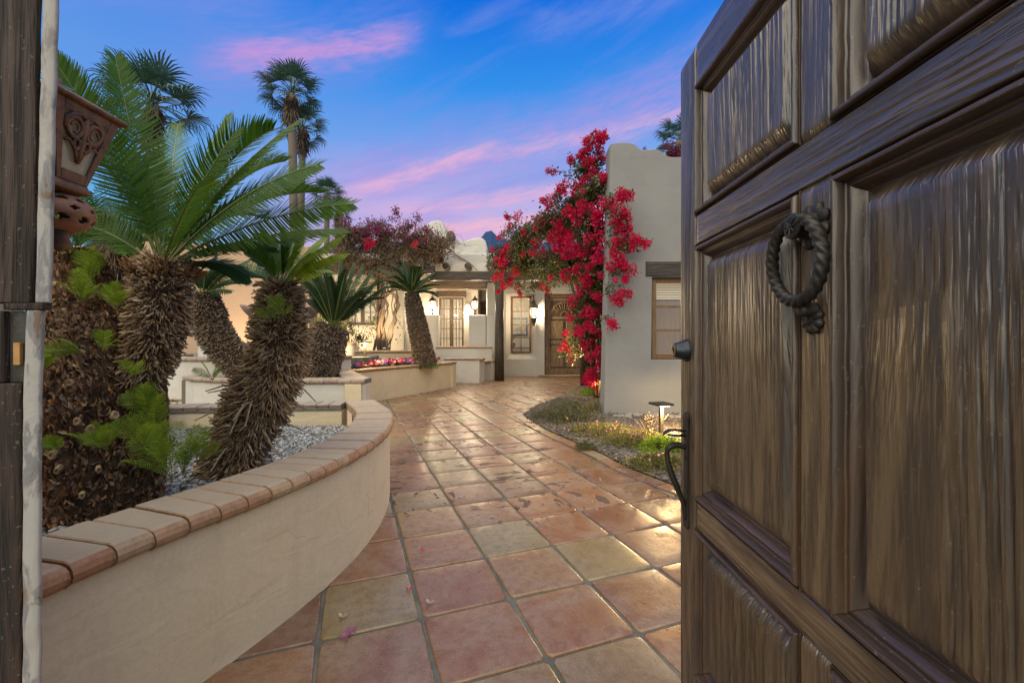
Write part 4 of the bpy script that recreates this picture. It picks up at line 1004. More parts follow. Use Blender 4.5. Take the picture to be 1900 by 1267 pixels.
def moulding(name, ya, yb, za, zb, parent, mat, scale=1.0):
    prof = [(-.0, .010), (.001, .0), (.003, .012), (.006, .013), (.007, -.001), (.011, -.006), (.016, -.006), (.020, .000), (.021, .012), (.024, .014), (.030, .013), (.036, .018), (.040, .028), (.044, .033), (.052, .034), (.052, .048), (.0, .048)]
    rs = []
    n = 12
    for (y, z, sy, sz) in ((ya, za, 1, 1), (yb, za, -1, 1), (yb, zb, -1, -1), (ya, zb, 1, -1)):
        rs.append([Vector((XF+d, y+sy*s*scale, z+sz*s*scale)) for s, d in prof])
    for c in range(4):
        a, b_ = rs[c], rs[(c+1) % 4]; q = MB(); full = []
        for i in range(n+1):
            f = i/n; full.append([p.lerp(w_, f) + Vector((.0008*math.sin(i*2.3+c)*(0 < i < n), 0, 0)) for p, w_ in zip(a, b_)])
        q.rings(full); link(name, q.mesh(name), mat if c % 2 == 0 else M['gatemv'], parent, bevel=.0012)
gate = thing('gate_door', 'open dark carved wood gate leaf with rope ring knocker, filling the right side', 'gate', (.6, .15, 0))
MULL = (0.754, 0.832); FAR = (1.312, 1.421); NEAR = (.165, .274)
slab('stile', FAR[0], FAR[1], .02, 2.09, XF, XF+.07, 'Z', M['gatev'], gate, seed=1)
slab('stile', NEAR[0], NEAR[1], .02, 2.09, XF, XF+.07, 'Z', M['gatev'], gate, seed=2)
rows = [(.19, .643), (.72, 1.49), (1.575, 1.97)]
for k, (za, zb) in enumerate(((.02, .19), (.643, .72), (1.49, 1.575), (1.97, 2.09))):
    slab('rail', NEAR[1]+.0005, FAR[0]-.0005, za, zb, XF+.001, XF+.07, 'Y', M['gateh'], gate, seed=10+k, amp=.0018)
for k, (za, zb) in enumerate(rows):
    slab('mullion', MULL[0], MULL[1], za+.0005, zb-.0005, XF+.0005, XF+.07, 'Z', M['gatev'], gate, seed=20+k, amp=.0022)
    for j, (ya, yb) in enumerate(((NEAR[1], MULL[0]), (MULL[1], FAR[0]))):
        moulding('moulding', ya, yb, za, zb, gate, M['gatem'])
        slab('panel', ya+.042, yb-.042, za+.042, zb-.042, XF+.008, XF+.06, 'Z', M['gatev'], gate, amp=.0044, seed=30+k*2+j,
             profile=([0, .003, .008, .024, .027, .3], [.030, .029, .024, .003, .0, -.001]), wander=.0018)
link('back_board', MB().box((XF+.055, NEAR[0]+.002, .021), (XF+.075, FAR[1]-.002, 2.089)).mesh('back_board'), M['gatev'], gate)
# knocker
kn = link('door_knocker', MB().lathe([(.0, -.042), (.019, -.042), (.0235, -.040), (.0235, -.034), (.021, -.030), (.023, -.012), (.028, -.004), (.028, .004)], (XF, .793, 1.410), 28, axis='X').mesh('door_knocker', smooth=False), M['iron'], gate, bevel=.0015)
def rosette(cz, r, npet=8, up=False):
    q = MB(); n = 96; rs = []
    for fr, d in ((0, -.008), (.25, -.010), (.32, -.006), (.6, -.009), (.86, -.007), (.97, -.003), (1.0, .002)):
        rs.append([Vector((XF+d, .793+math.cos(a)*r*fr*(1-.18*(fr > .5)*(1-abs(math.sin(a*npet/2)))), cz+math.sin(a)*r*fr*(1-.18*(fr > .5)*(1-abs(math.sin(a*npet/2)))))) + Vector((.004*(1-abs(math.sin(a*npet/2)))**3*(fr > .3), 0, 0)) for a in [2*math.pi*j/n for j in range(n)]])
    q.rings(rs); return q.mesh('rosette', smooth=True)
link('rosette', rosette(1.410, .044), M['iron'], kn)
link('rosette', rosette(1.240, .028), M['iron'], kn)
q = MB()
for i in range(8):
    a = 2*math.pi*i/8; q.tube([(XF-.0435, .793+.005*math.cos(a), 1.41+.005*math.sin(a)), (XF-.0435, .793+.016*math.cos(a), 1.41+.016*math.sin(a))], .0016, 5)
q.lathe([(.0, -.046), (.005, -.045), (.005, -.041)], (XF, .793, 1.41), 12, axis='X')
link('boss_relief', q.mesh('boss_relief'), M['iron'], kn)
Rr, rr0, nS, nT = .0715, .0112, 240, 20; Vv = []
for i in range(nS):
    th = 2*math.pi*i/nS
    cy, cz = .798 + Rr*math.sin(th)*.98, 1.348 + Rr*math.cos(th)*1.04
    cx = XF - .030 + .012*math.cos(th)*-.4
    rad = Vector((0, math.sin(th), math.cos(th))); ax = Vector((1, 0, 0))
    thin = 1 - .22*math.exp(-((math.cos(th)-1)/.12)**2)
    for j in range(nT):
        ph = 2*math.pi*j/nT; lob = abs(math.sin(1.5*ph + 13*th*1.0)); rrr = (rr0*(.74+.34*lob))*thin
        Vv.append(Vector((cx, cy, cz)) + rad*rrr*math.cos(ph) + ax*rrr*math.sin(ph))
F = [(i*nT+j, i*nT+(j+1) % nT, ((i+1) % nS)*nT+(j+1) % nT, ((i+1) % nS)*nT+j) for i in range(nS) for j in range(nT)]
link('ring', MB().add(Vv, F).mesh('ring', smooth=True), M['iron'], kn)
link('striker', MB().lathe([(0, -.026), (.010, -.025), (.012, -.021), (.011, -.012), (.015, -.004), (.015, .002)], (XF, .793, 1.256), 20, axis='X').mesh('striker', smooth=True), M['iron'], kn)
# deadbolt
M['darkmetal'] = metal('dark_blued_metal', (.06, .07, .085, 1), .35, (.035, .04, .05, 1), .9)
M['brass'] = metal('worn_brass', (.32, .24, .13, 1), .4, (.20, .15, .09, 1), .9)
db = link('deadbolt', MB().lathe([(.036, .004), (.036, -.003), (.032, -.006), (.023, -.038), (.021, -.040), (.0, -.040)], (XF, 1.368, 1.172), 32, axis='X').mesh('deadbolt'), M['darkmetal'], gate, bevel=.001)
link('keyway', MB().lathe([(.017, -.0402), (.017, -.0425), (.012, -.0428), (.012, -.0405), (0, -.0405)], (XF, 1.368, 1.172), 28, axis='X').mesh('keyway', smooth=True), M['brass'], db)
link('key_slot', MB().box((XF-.0432, 1.3665, 1.163), (XF-.0405, 1.3695, 1.181)).mesh('key_slot'), M['iron'], db)
# handle set
q = MB(); pts = [(1.353, .615), (1.383, .615), (1.387, .63), (1.380, .70), (1.380, .88)] + [(1.368+.021*math.cos(a), .955+.024*math.sin(a)) for a in [math.pi*(-.15+1.3*i/12) for i in range(13)]] + [(1.356, .88), (1.356, .70), (1.349, .63)]
n = len(pts); q.add([(XF-.0045, y, z) for y, z in pts] + [(XF+.002, y, z) for y, z in pts], [tuple(range(n)), tuple(range(2*n-1, n-1, -1))] + [(i, (i+1) % n, n+(i+1) % n, n+i) for i in range(n)])
hs = link('door_handle', q.mesh('door_handle'), M['iron'], gate, bevel=.0012)
gp = catmull([(XF-.003, 1.368, .868), (XF-.035, 1.368, .874), (XF-.058, 1.368, .862), (XF-.061, 1.368, .835), (XF-.050, 1.368, .79), (XF-.030, 1.368, .74), (XF-.012, 1.368, .695), (XF-.006, 1.368, .668), (XF-.004, 1.368, .640)], 6)
link('grip', MB().tube(gp, [.0085+.0015*math.sin(i*.3) for i in range(len(gp)-8)] + [.008-.0004*i for i in range(8)], 14).mesh('grip', smooth=True), M['iron'], hs)
q = MB(); rs = []
for x, w_, z in ((0, .006, .918), (-.02, .007, .920), (-.035, .012, .922), (-.055, .016, .921), (-.068, .013, .914), (-.074, .006, .908)):
    rs.append([(XF+x, 1.368+w_*math.cos(a), z+.0035*math.sin(a)) for a in [2*math.pi*j/12 for j in range(12)]])
q.rings(rs); q.tube([(XF-.003, 1.368, .905), (XF-.03, 1.368, .903), (XF-.06, 1.368, .908)], [.005, .004, .003], 8)
link('thumb_latch', q.mesh('thumb_latch', smooth=True), M['iron'], hs)
for zz in (.895, .66, .627):
    link('screw', MB().lathe([(.0045, -.004), (.004, -.0065), (0, -.0075)], (XF, 1.368, zz), 12, axis='X').mesh('screw', smooth=True), M['iron'], hs)
link('hinge', MB().tube([(XF+.035, .158, .3), (XF+.035, .158, .42)], .010, 10).mesh('hinge'), M['iron'], gate)
link('hinge', MB().tube([(XF+.035, .158, 1.7), (XF+.035, .158, 1.82)], .010, 10).mesh('hinge'), M['iron'], gate)

# ================================================================== LEFT GATE LEAF
M['oldwood'] = wood('worn_dark_timber', (0.010, 0.005, 0.003, 1), (0.036, 0.016, 0.009, 1), 'Z', 1.0, (.7, .95), .006, .5)
m, t, b = material('peeling_pale_paint'); o_ = objco(t)
n1_ = t.noise(t.vmap(o_, (1, 1, .35)), 38, 6, .65, .5); n2_ = t.noise(o_, 9, 4, .6)
c = t.mix(t.smooth(n1_, .50, .60), (.30, .285, .27, 1), (.16, .155, .16, 1)); c = t.mix(t.smooth(n1_, .64, .68), c, (.12, .07, .045, 1))
c = t.mix(t.smooth(n2_, .5, .75, 0, .6), c, (.20, .15, .11, 1))
t.l.new(c, b.inputs['Base Color']); b.inputs['Roughness'].default_value = .6; bump(t, b, n1_, .004, .8); M['paint'] = m
leafL = thing('gate_leaf', 'dark old timber gate leaf with peeling pale edge strip at the far left', 'gate', (-1.1, .74, 0))
YL = .70
q = MB()
def strip(x_of_z, w0, zs_, y0, y1, nm, mat, wob=.0015):
    rs = []
    for i, z in enumerate(zs_):
        xr = x_of_z(z) + wob*mnoise.noise(Vector((z*22, 1.7, w0*40))) ; xl = xr - w0
        rs.append([(xl, y0, z), (xl+.004, y0-.004, z), (xr-.008, y0-.005+wob*mnoise.noise(Vector((z*15, 9, 0))), z), (xr-.001, y0-.002, z), (xr, y0+.002, z), (xr-.004, y0+.006, z), (xl+.002, y0+.012, z), (xl, y0+.012, z)])
    return link(nm, MB().rings(rs).mesh(nm, smooth=False), mat, leafL, bevel=.0015)
up = lambda z: np.interp(z, [1.259, 1.75, 2.3], [-.744, -.732, -.720])
lo_ = lambda z: np.interp(z, [0, .65, 1.10, 1.25], [-.760, -.758, -.757, -.751])
strip(up, .024, np.linspace(1.262, 2.3, 90), YL, YL+.045, 'edge_strip', M['paint'])
strip(lo_, .028, np.linspace(.0, 1.250, 110), YL-.002, YL+.045, 'edge_strip', M['paint'])
link('strip_joint', MB().box((-.812, YL-.008, 1.2505), (-.7485, YL+.008, 1.2615)).mesh('strip_joint'), M['oldwood'], leafL, bevel=.002)
strip(lambda z: up(z)-.0245, .075, np.linspace(1.262, 2.3, 60), YL-.003, YL+.04, 'edge_bead', M['oldwood'])
strip(lambda z: lo_(z)-.0285, .05, np.linspace(.0, 1.133, 60), YL-.003, YL+.04, 'edge_bead', M['oldwood'])
link('board', MB().box((-1.5, YL+.002, .0), (-.812, YL+.045, 1.132)).mesh('board'), M['oldwood'], leafL, bevel=.004)
link('board', MB().box((-1.5, YL+.0, 1.264), (-.812, YL+.045, 2.3)).mesh('board'), M['oldwood'], leafL, bevel=.004)
link('lock_rail', MB().box((-1.5, YL-.006, 1.134), (-.812, YL+.045, 1.249)).mesh('lock_rail'), M['oldwood'], leafL, bevel=.003)
sp = link('strike_plate', MB().box((-.811, YL+.001, 1.134), (-.7815, YL+.009, 1.249)).mesh('strike_plate'), M['iron'], leafL, bevel=.001)
link('lit_gap_patch', MB().box((-.800, YL-.004, 1.162), (-.789, YL+.006, 1.198)).mesh('lit_gap_patch'), metal('lit_gap_orange', (.42, .22, .08, 1), .5, (.3, .16, .06, 1), .5), sp, bevel=.001)  # orange patch stands in for warm light showing through the lock gap
tag(link('gate_wall', MB().box((-2.1, .80, -.02), (-1.42, 1.28, 2.6)).mesh('gate_wall'), M['cream'], bevel=.03), 'stucco return wall carrying the clay lantern, behind the left gate leaf', 'wall')

# ------------------------------------------------------------------ clay lantern
m, t, b = material('rusty_clay'); o_ = objco(t); n_ = t.noise(o_, 26, 6, .65)
c = t.mix(t.smooth(n_, .35, .65), (.24, .115, .055, 1), (.12, .06, .035, 1)); c = t.mix(t.smooth(t.noise(o_, 9, 3, .5), .5, .7, 0, .5), c, (.30, .17, .09, 1))
t.l.new(c, b.inputs['Base Color']); b.inputs['Roughness'].default_value = .65; b.inputs['Metallic'].default_value = .1; bump(t, b, n_, .003, .8); M['clay'] = m
m, t, b = material('frosted_pane'); o_ = objco(t)
t.l.new(t.mix(t.noise(o_, 40, 5, .6), (.42, .38, .28, 1), (.26, .23, .17, 1)), b.inputs['Base Color']); b.inputs['Roughness'].default_value = .25; bump(t, b, t.noise(o_, 60, 3, .5), .003, .6)
b.inputs['Emission Color'].default_value = (1, .78, .45, 1); b.inputs['Emission Strength'].default_value = .03; M['frost'] = m
LC = Vector((-1.262, 1.20, 0)); zt, zb_ = 1.838, 1.640; ht, hb = .090, .042
lan = thing('wall_lantern', 'rusty clay wall lantern with scroll work and a pierced ball beneath, top left', 'lantern', (LC.x, LC.y, 1.55))
def fp(side_, u, v, d=0.0):
    """point on a lantern face: u -1..1 across, v 0..1 bottom to top, d outward"""
    h = hb+(ht-hb)*v; z = zb_+(zt-zb_)*v; a = side_*math.pi/2
    p = Vector((h+d, u*h, 0)); c_, s_ = math.cos(a), math.sin(a)
    return Vector((LC.x + p.x*c_-p.y*s_, LC.y + p.x*s_+p.y*c_, z))
for sd_ in range(4):
    q = MB()
    def bar(u0, u1, v0, v1, d=.006):
        vs = [fp(sd_, u, v, dd) for dd in (-.004, d) for u, v in ((u0, v0), (u1, v0), (u1, v1), (u0, v1))]
        q.add(vs, [(0, 3, 2, 1), (4, 5, 6, 7), (0, 1, 5, 4), (1, 2, 6, 5), (2, 3, 7, 6), (3, 0, 4, 7)])
    bar(-1, -.72, 0, 1); bar(.72, 1, 0, 1); bar(-.72, .72, 0, .14); bar(-.72, .72, .88, 1)
    link('face_frame', q.mesh('face_frame'), M['clay'], lan, bevel=.002)
    q = MB(); q.add([fp(sd_, -.74, .12, -.002), fp(sd_, .74, .12, -.002), fp(sd_, .74, .9, -.002), fp(sd_, -.74, .9, -.002)], [(0, 1, 2, 3)])
    link('pane', q.mesh('pane'), M['frost'], lan)
    q = MB()
    def crv(pts, r=.0045):
        q.tube([fp(sd_, u, v, .006) for u, v in pts], r, 6)
    for s_ in (-1, 1):
        crv([(s_*(.36+.27*math.cos(a)), .70+.13*math.sin(a)) for a in [2*math.pi*i/14*1.05 for i in range(15)]], .0055)
        crv([(s_*(.36+.14*math.cos(a)), .70+.065*math.sin(a)) for a in [math.pi*1.5*i/9 for i in range(10)]], .0035)
        crv([(s_*(.20+.13*math.cos(a)), .50+.07*math.sin(a)) for a in [2*math.pi*i/12*1.05 for i in range(13)]], .0050)
        crv([(s_*.02, .26), (s_*.16, .38), (s_*.30, .46), (s_*.52, .52), (s_*.68, .50)], .0045)
        crv([(0, .86), (s_*.20, .90), (s_*.45, .86), (s_*.66, .78), (s_*.70, .66)], .005)
    crv([(0, .86), (0, .66), (0, .46), (0, .26)], .007)
    # solid web behind the scrolls, pierced by the round eyes
    link('scroll_work', q.mesh('scroll_work', smooth=True), M['clay'], lan)
    q = MB(); outl = [(-.72, .90), (-.72, .60), (-.60, .50), (-.36, .48), (-.14, .34), (0, .22), (.14, .34), (.36, .48), (.60, .50), (.72, .60), (.72, .90)]
    # plate as strips between outline and top, leaving the eyes open
    us = np.linspace(-.72, .72, 49)
    low = lambda u: float(np.interp(u, [p[0] for p in outl[1:-1]], [p[1] for p in outl[1:-1]]))
    for a, b2 in zip(us, us[1:]):
        um = (a+b2)/2; seg = [(low(um), .90)]
        e = 1-((abs(um)-.36)/.20)**2
        if e > 0:
            hgt = .10*math.sqrt(e); seg = [(low(um), .70-hgt), (.70+hgt, .90)]
        for v0, v1 in seg: q.add([fp(sd_, a, v0, .004), fp(sd_, b2, v0, .004), fp(sd_, b2, v1, .004), fp(sd_, a, v1, .004)], [(0, 1, 2, 3)])
    link('scroll_plate', q.mesh('scroll_plate', fix=False), M['clay'], lan)
def sq(h, z): return [Vector((LC.x+a*h, LC.y+b_*h, z)) for a, b_ in ((-1, -1), (1, -1), (1, 1), (-1, 1))]
link('roof', MB().rings([sq(.092, 1.8385), sq(.108, 1.842), sq(.110, 1.850), sq(.100, 1.857), sq(.055, 1.885), sq(.012, 1.905), sq(.010, 1.93)]).mesh('roof'), M['clay'], lan, bevel=.003)
link('base_rim', MB().rings([sq(.034, 1.612), sq(.050, 1.616), sq(.054, 1.625), sq(.048, 1.632), sq(.046, 1.640)]).mesh('base_rim'), M['clay'], lan, bevel=.002)
m, t, b = material('pink_clay'); n_ = t.noise(objco(t), 30, 5, .6)
t.l.new(t.mix(t.smooth(n_, .35, .65), (.38, .18, .09, 1), (.26, .12, .065, 1)), b.inputs['Base Color']); b.inputs['Roughness'].default_value = .6; bump(t, b, n_, .0015, .7); M['pinkclay'] = m
BCt = Vector((-1.268, 1.215, 1.560))
def ballp(a, e, r=1.0):
    R_ = .078*r; return BCt + Vector((R_*math.cos(e)*math.cos(a), R_*math.cos(e)*math.sin(a), R_*.72*math.sin(e)))
n = 64; q = MB(); nv_ = 36; holes = [(k*2*math.pi/9 + (row % 2)*.35, e_, s_) for row, (e_, s_) in enumerate(((.62, .15), (.12, .11), (-.42, .17))) for k in range(9)]
vs = [ballp(2*math.pi*i/n, -math.pi/2+math.pi*j/nv_) for j in range(nv_+1) for i in range(n)]
def hit(a, e):
    for ha, he, hs_ in holes:
        da = (a-ha+math.pi) % (2*math.pi)-math.pi
        if (da*math.cos(he)/hs_)**2 + ((e-he)/(hs_*.9))**2 < 1: return True
    return False
fs = []
for j in range(nv_):
    for i in range(n):
        if not hit(2*math.pi*(i+.5)/n, -math.pi/2+math.pi*(j+.5)/nv_): fs.append((j*n+i, j*n+(i+1) % n, (j+1)*n+(i+1) % n, (j+1)*n+i))
q.add(vs, fs); ball = link('pierced_ball', q.mesh('pierced_ball', smooth=True, fix=False), M['pinkclay'], lan)
so_ = ball.modifiers.new('thickness', 'SOLIDIFY'); so_.thickness = .007; so_.offset = -1
sb = ball.modifiers.new('sub', 'SUBSURF'); sb.levels = 1; sb.render_levels = 1
link('drop_finial', MB().lathe([(.03, 1.508), (.022, 1.49), (.028, 1.475), (.010, 1.455), (0, 1.45)], (BCt.x, BCt.y, 0), 16).mesh('drop_finial', smooth=True), M['clay'], lan)
link('bracket', MB().tube([(BCt.x-.07, 1.21, 1.56), (-1.36, 1.21, 1.53), (-1.425, 1.21, 1.56)], .014, 10).mesh('bracket', smooth=True), M['clay'], lan)
# ================================================================== SAGO PALMS
SG = [(0, (.045, .115, .012, 1)), (.5, (.07, .155, .015, 1)), (1, (.11, .20, .02, 1))]
M['sago'] = leafy('sago_leaflet', SG, .5, .35, spec=.3)
M['sagolime'] = leafy('fresh_sago_leaflet', [(0, (.16, .27, .015, 1)), (.6, (.30, .42, .03, 1)), (1, (.44, .52, .05, 1))], .5, .45)
M['sagodark'] = leafy('dark_sago_leaflet', [(0, (.015, .038, .014, 1)), (1, (.035, .072, .024, 1))], .4, .25, spec=.4)  # deeper green leaflets for most of the sagos behind
m, t, b = material('sago_stalk'); b.inputs['Base Color'].default_value = (.16, .19, .045, 1); b.inputs['Roughness'].default_value = .4; M['stalk'] = m
BR = [(0, (.11, .065, .032, 1)), (.35, (.28, .18, .10, 1)), (.6, (.46, .33, .20, 1)), (.85, (.62, .49, .33, 1)), (1, (.52, .28, .10, 1))]
M['bark'] = pieces('leaf_base_bark', BR, .85, .002)
M['barkdark'] = pieces('dark_bark', [(0, (.05, .035, .025, 1)), (.5, (.14, .10, .068, 1)), (.85, (.27, .20, .14, 1)), (1, (.33, .19, .09, 1))], .9, .002)
M['barkchip'] = pieces('bark_chips', [(0, (.08, .045, .025, 1)), (.3, (.24, .125, .06, 1)), (.55, (.40, .24, .13, 1)), (.8, (.54, .40, .26, 1)), (.93, (.60, .28, .08, 1)), (1, (.68, .54, .36, 1))], .85, .003)
M['core'] = pieces('trunk_core', [(0, (.06, .035, .02, 1)), (1, (.10, .06, .035, 1))], .95)
M['fibre'] = pieces('orange_fibre', [(0, (.16, .07, .02, 1)), (1, (.30, .15, .05, 1))], .8)
def unit(v): return v/np.linalg.norm(v, axis=-1, keepdims=True)
def frond_mesh(B, T, bulge, nl=75, ll=.16, lw=.0075, vee=.55, start=.12, roll=0.0, sweep=.62, stalk_r=.006, up=(0, 0, 1), curl=.25, name='frond', side_dir=None, mats=('sago',)):
    B = np.array(B, float); T = np.array(T, float); up = np.array(up, float)
    ctrl = (B+T)/2 + up*bulge
    def pos(s): s = np.asarray(s)[..., None]; return (1-s)**2*B + 2*s*(1-s)*ctrl + s**2*T
    def tan(s): s = np.asarray(s)[..., None]; return unit(2*(1-s)*(ctrl-B) + 2*s*(T-ctrl))
    s = np.linspace(0, 1, 15); p = pos(s); tg = tan(s)
    ref = up if side_dir is None else np.array(side_dir, float)
    def basis(tg):
        if side_dir is None:
            sd_ = np.cross(tg, np.broadcast_to(up, tg.shape))
            bad = np.linalg.norm(sd_, axis=1) < .15
            sd_[bad] = np.array([1., 0, 0])
            sd_ = unit(sd_)
        else:
            r_ = np.broadcast_to(ref, tg.shape); sd_ = unit(r_ - tg*(r_*tg).sum(1, keepdims=True))
        nn = unit(np.cross(sd_, tg))
        c, s2 = math.cos(roll), math.sin(roll)
        return sd_*c + nn*s2, nn*c - sd_*s2
    sd_, nn = basis(tg)
    rad = stalk_r*(1-.8*s)[:, None]
    ring = np.stack([p+sd_*rad, p+nn*rad*.8, p-sd_*rad, p-nn*rad*.8], 1)
    V1 = ring.reshape(-1, 3); F1 = []
    for i in range(14):
        for j in range(4): F1.append((i*4+j, i*4+(j+1) % 4, (i+1)*4+(j+1) % 4, (i+1)*4+j))
    ts = np.linspace(start, .995, nl) ; Vs = [V1]; Fs = [np.array(F1)]; base_ = len(V1); mats_n = [len(F1)]
    for sgn in (-1, 1):
        tt = ts + rng.uniform(-.003, .003, nl); tt = np.clip(tt, 0, 1)
        pp_ = pos(tt); tg2 = tan(tt); s2, n2 = basis(tg2); s2 = s2*sgn
        x = (tt-start)/(1-start)
        prof = np.interp(x, [0, .08, .3, .6, .85, 1], [.35, .62, 1, .95, .62, .30]) * ll * rng.uniform(.93, 1.05, nl)
        sw = np.interp(x, [0, .5, 1], [sweep*.75, sweep, sweep*1.9])[:, None] + rng.uniform(-.05, .05, (nl, 1))
        ve = vee + rng.uniform(-.06, .06, (nl, 1))
        d = unit(tg2*sw + s2*np.cos(ve) + n2*np.sin(ve))
        d2 = unit(d + tg2*.18 - n2*curl*rng.uniform(.5, 1.3, (nl, 1)) + np.array([0, 0, -.10]))
        wv = unit(tg2 - d*(tg2*d).sum(1, keepdims=True))*lw*.5
        L_ = prof[:, None]
        a0 = pp_; m0 = a0 + d*L_*.5; e0 = m0 + d2*L_*.5
        vv = np.stack([a0-wv*.8, a0+wv*.8, m0+wv, m0-wv, e0+wv*.25, e0-wv*.25], 1).reshape(-1, 3)
        k = np.arange(nl)[:, None]*6 + base_
        ff = np.concatenate([k + np.array([[0, 1, 2, 3]]), k + np.array([[3, 2, 4, 5]])])
        Vs.append(vv); Fs.append(ff); base_ += len(vv)
    V_ = np.concatenate(Vs); F_ = np.concatenate(Fs); org = B
    me = npmesh(name, V_-org, F_); me.materials.append(M['stalk']); me.materials.append(M[mats[0]])
    mi = np.ones(len(F_), np.int32); mi[:len(F1)] = 0; me.polygons.foreach_set('material_index', mi)
    return me, org
def face_side(d, k=.5):
    """sideways axis for a frond turned partly to the path"""
    sgn = 1 if d.x > 0 else -1
    return (-d.z*sgn*(1-k*.4), k, abs(d.x)*(1-k*.4))
def add_frond(parent, B, T, bulge, **kw):
    me, org = frond_mesh(B, T, bulge, **kw); return link('frond', me, None, parent, at=tuple(org))
WEDGE_V = [(0, -.5, -.5), (0, .5, -.5), (0, .5, .5), (0, -.5, .5), (1, -.30, -.25), (1, .30, -.25), (1, .34, .2), (1, -.34, .2)]
WEDGE_F = [(0, 3, 2, 1), (4, 5, 6, 7), (0, 1, 5, 4), (1, 2, 6, 5), (2, 3, 7, 6), (3, 0, 4, 7)]
CHIP_V = [(-.5, -.5, 0), (.1, -.55, .08), (.5, -.35, .28), (.45, .4, .22), (-.1, .55, .05), (-.55, .3, -.05), (0, 0, -.12)]
CHIP_F = [(6, 0, 1), (6, 1, 2), (6, 2, 3), (6, 3, 4), (6, 4, 5), (6, 5, 0)]
def trunk(parent, pts, rad, n, ln=(.03, .06), wd=(.012, .02), droop=lambda t: .2, mat='bark', chaos=.35, core='core', sink=.01, arc=None, name='leaf_bases', nseg=10):
    c = catmull([Vector(p) for p in pts], nseg); N = len(c)
    cr = np.interp(np.linspace(0, len(pts)-1, N), range(len(pts)), rad)
    link('trunk', MB().tube(c, list(cr*.93), 20).mesh('trunk', smooth=True), M[core], parent)
    c = np.array([tuple(p) for p in c]); tg = unit(np.gradient(c, axis=0))
    w_ = cr/cr.sum(); i = rng.choice(N, n, p=w_); f = rng.uniform(0, 1, n); i2 = np.minimum(i+1, N-1)
    p = c[i]*(1-f)[:, None] + c[i2]*f[:, None]; r_ = cr[i]*(1-f)+cr[i2]*f; t_ = tg[i]
    a = rng.uniform(0, 2*np.pi, n)
    ref = np.array([0, 1., 0]); u = unit(np.cross(t_, ref)); v = np.cross(t_, u)
    nrm = u*np.cos(a)[:, None] + v*np.sin(a)[:, None]
    tt = (i+f)/N; dr = np.array([droop(x) for x in tt])[:, None]
    d = unit(nrm + t_*(-dr) + rng.normal(size=(n, 3))*chaos)
    ps = p + nrm*(r_[:, None]*.93-sink)
    sc = np.stack([rng.uniform(ln[0], ln[1], n)*(1+.0*tt), rng.uniform(wd[0], wd[1], n), rng.uniform(wd[0], wd[1], n)*(.9 if mat == 'barkchip' else .42)], 1)
    chip = mat == 'barkchip'
    v_, f_ = scatter(CHIP_V if chip else WEDGE_V, CHIP_F if chip else WEDGE_F, ps, frames(d, np.cross(nrm, t_) + rng.normal(size=(n, 3))*.25), sc)
    # thin side of the wedge faces along the trunk
    o = link(name, npmesh(name, v_, f_), M[mat], parent); tag(o, kind='stuff'); return o
def rosette_fronds(parent, head, L, targets, extra=0, Lr=(.8, 1.05), bulge=.16, mat='sago', elev=(10, 75), azr=(0, 360), **kw):
    head = Vector(head)
    for T, b_ in targets:
        ofs = (Vector(T)-head).normalized()*.03
        add_frond(parent, head+ofs, T, b_, mats=(mat,), side_dir=face_side(Vector(T)-head, .7), **kw)
    for k in range(extra):
        a = R(azr[0] + (azr[1]-azr[0])*((k*.618) % 1)); e = R(random.uniform(*elev)); l = L*random.uniform(*Lr)
        d = Vector((math.cos(a)*math.cos(e), math.sin(a)*math.cos(e), math.sin(e)))
        add_frond(parent, head + d*.03 + Vector((0, 0, random.uniform(-.02, .02))), head+d*l - Vector((0, 0, l*.12)), bulge*L, mats=(mat,), **kw)

# --- big many-headed sago at the left
s1 = thing('sago_palm', 'huge sago palm with a scarred shaggy trunk mound and long arching fronds, nearest at left', 'palm', (-1.9, 2.0, GZ), 'sago palms')
trunk(s1, [(-1.96, 2.02, .30), (-1.94, 2.02, .62), (-1.95, 2.03, .90), (-1.99, 2.05, 1.15), (-2.06, 2.08, 1.40), (-2.10, 2.1, 1.62)], [.27, .27, .28, .26, .165, .08], 15000, (.016, .042), (.014, .036), lambda t: .3, 'barkchip', .9, sink=.004)
trunk(s1, [(-1.90, 2.00, .86), (-1.78, 2.02, .98), (-1.70, 2.03, 1.12), (-1.668, 2.05, 1.30), (-1.665, 2.06, 1.50), (-1.66, 2.06, 1.58)], [.13, .10, .085, .105, .090, .07], 4800, (.03, .065), (.006, .015), lambda t: .75 if t < .7 else -.2, 'bark', .5, name='stalk_stubs')
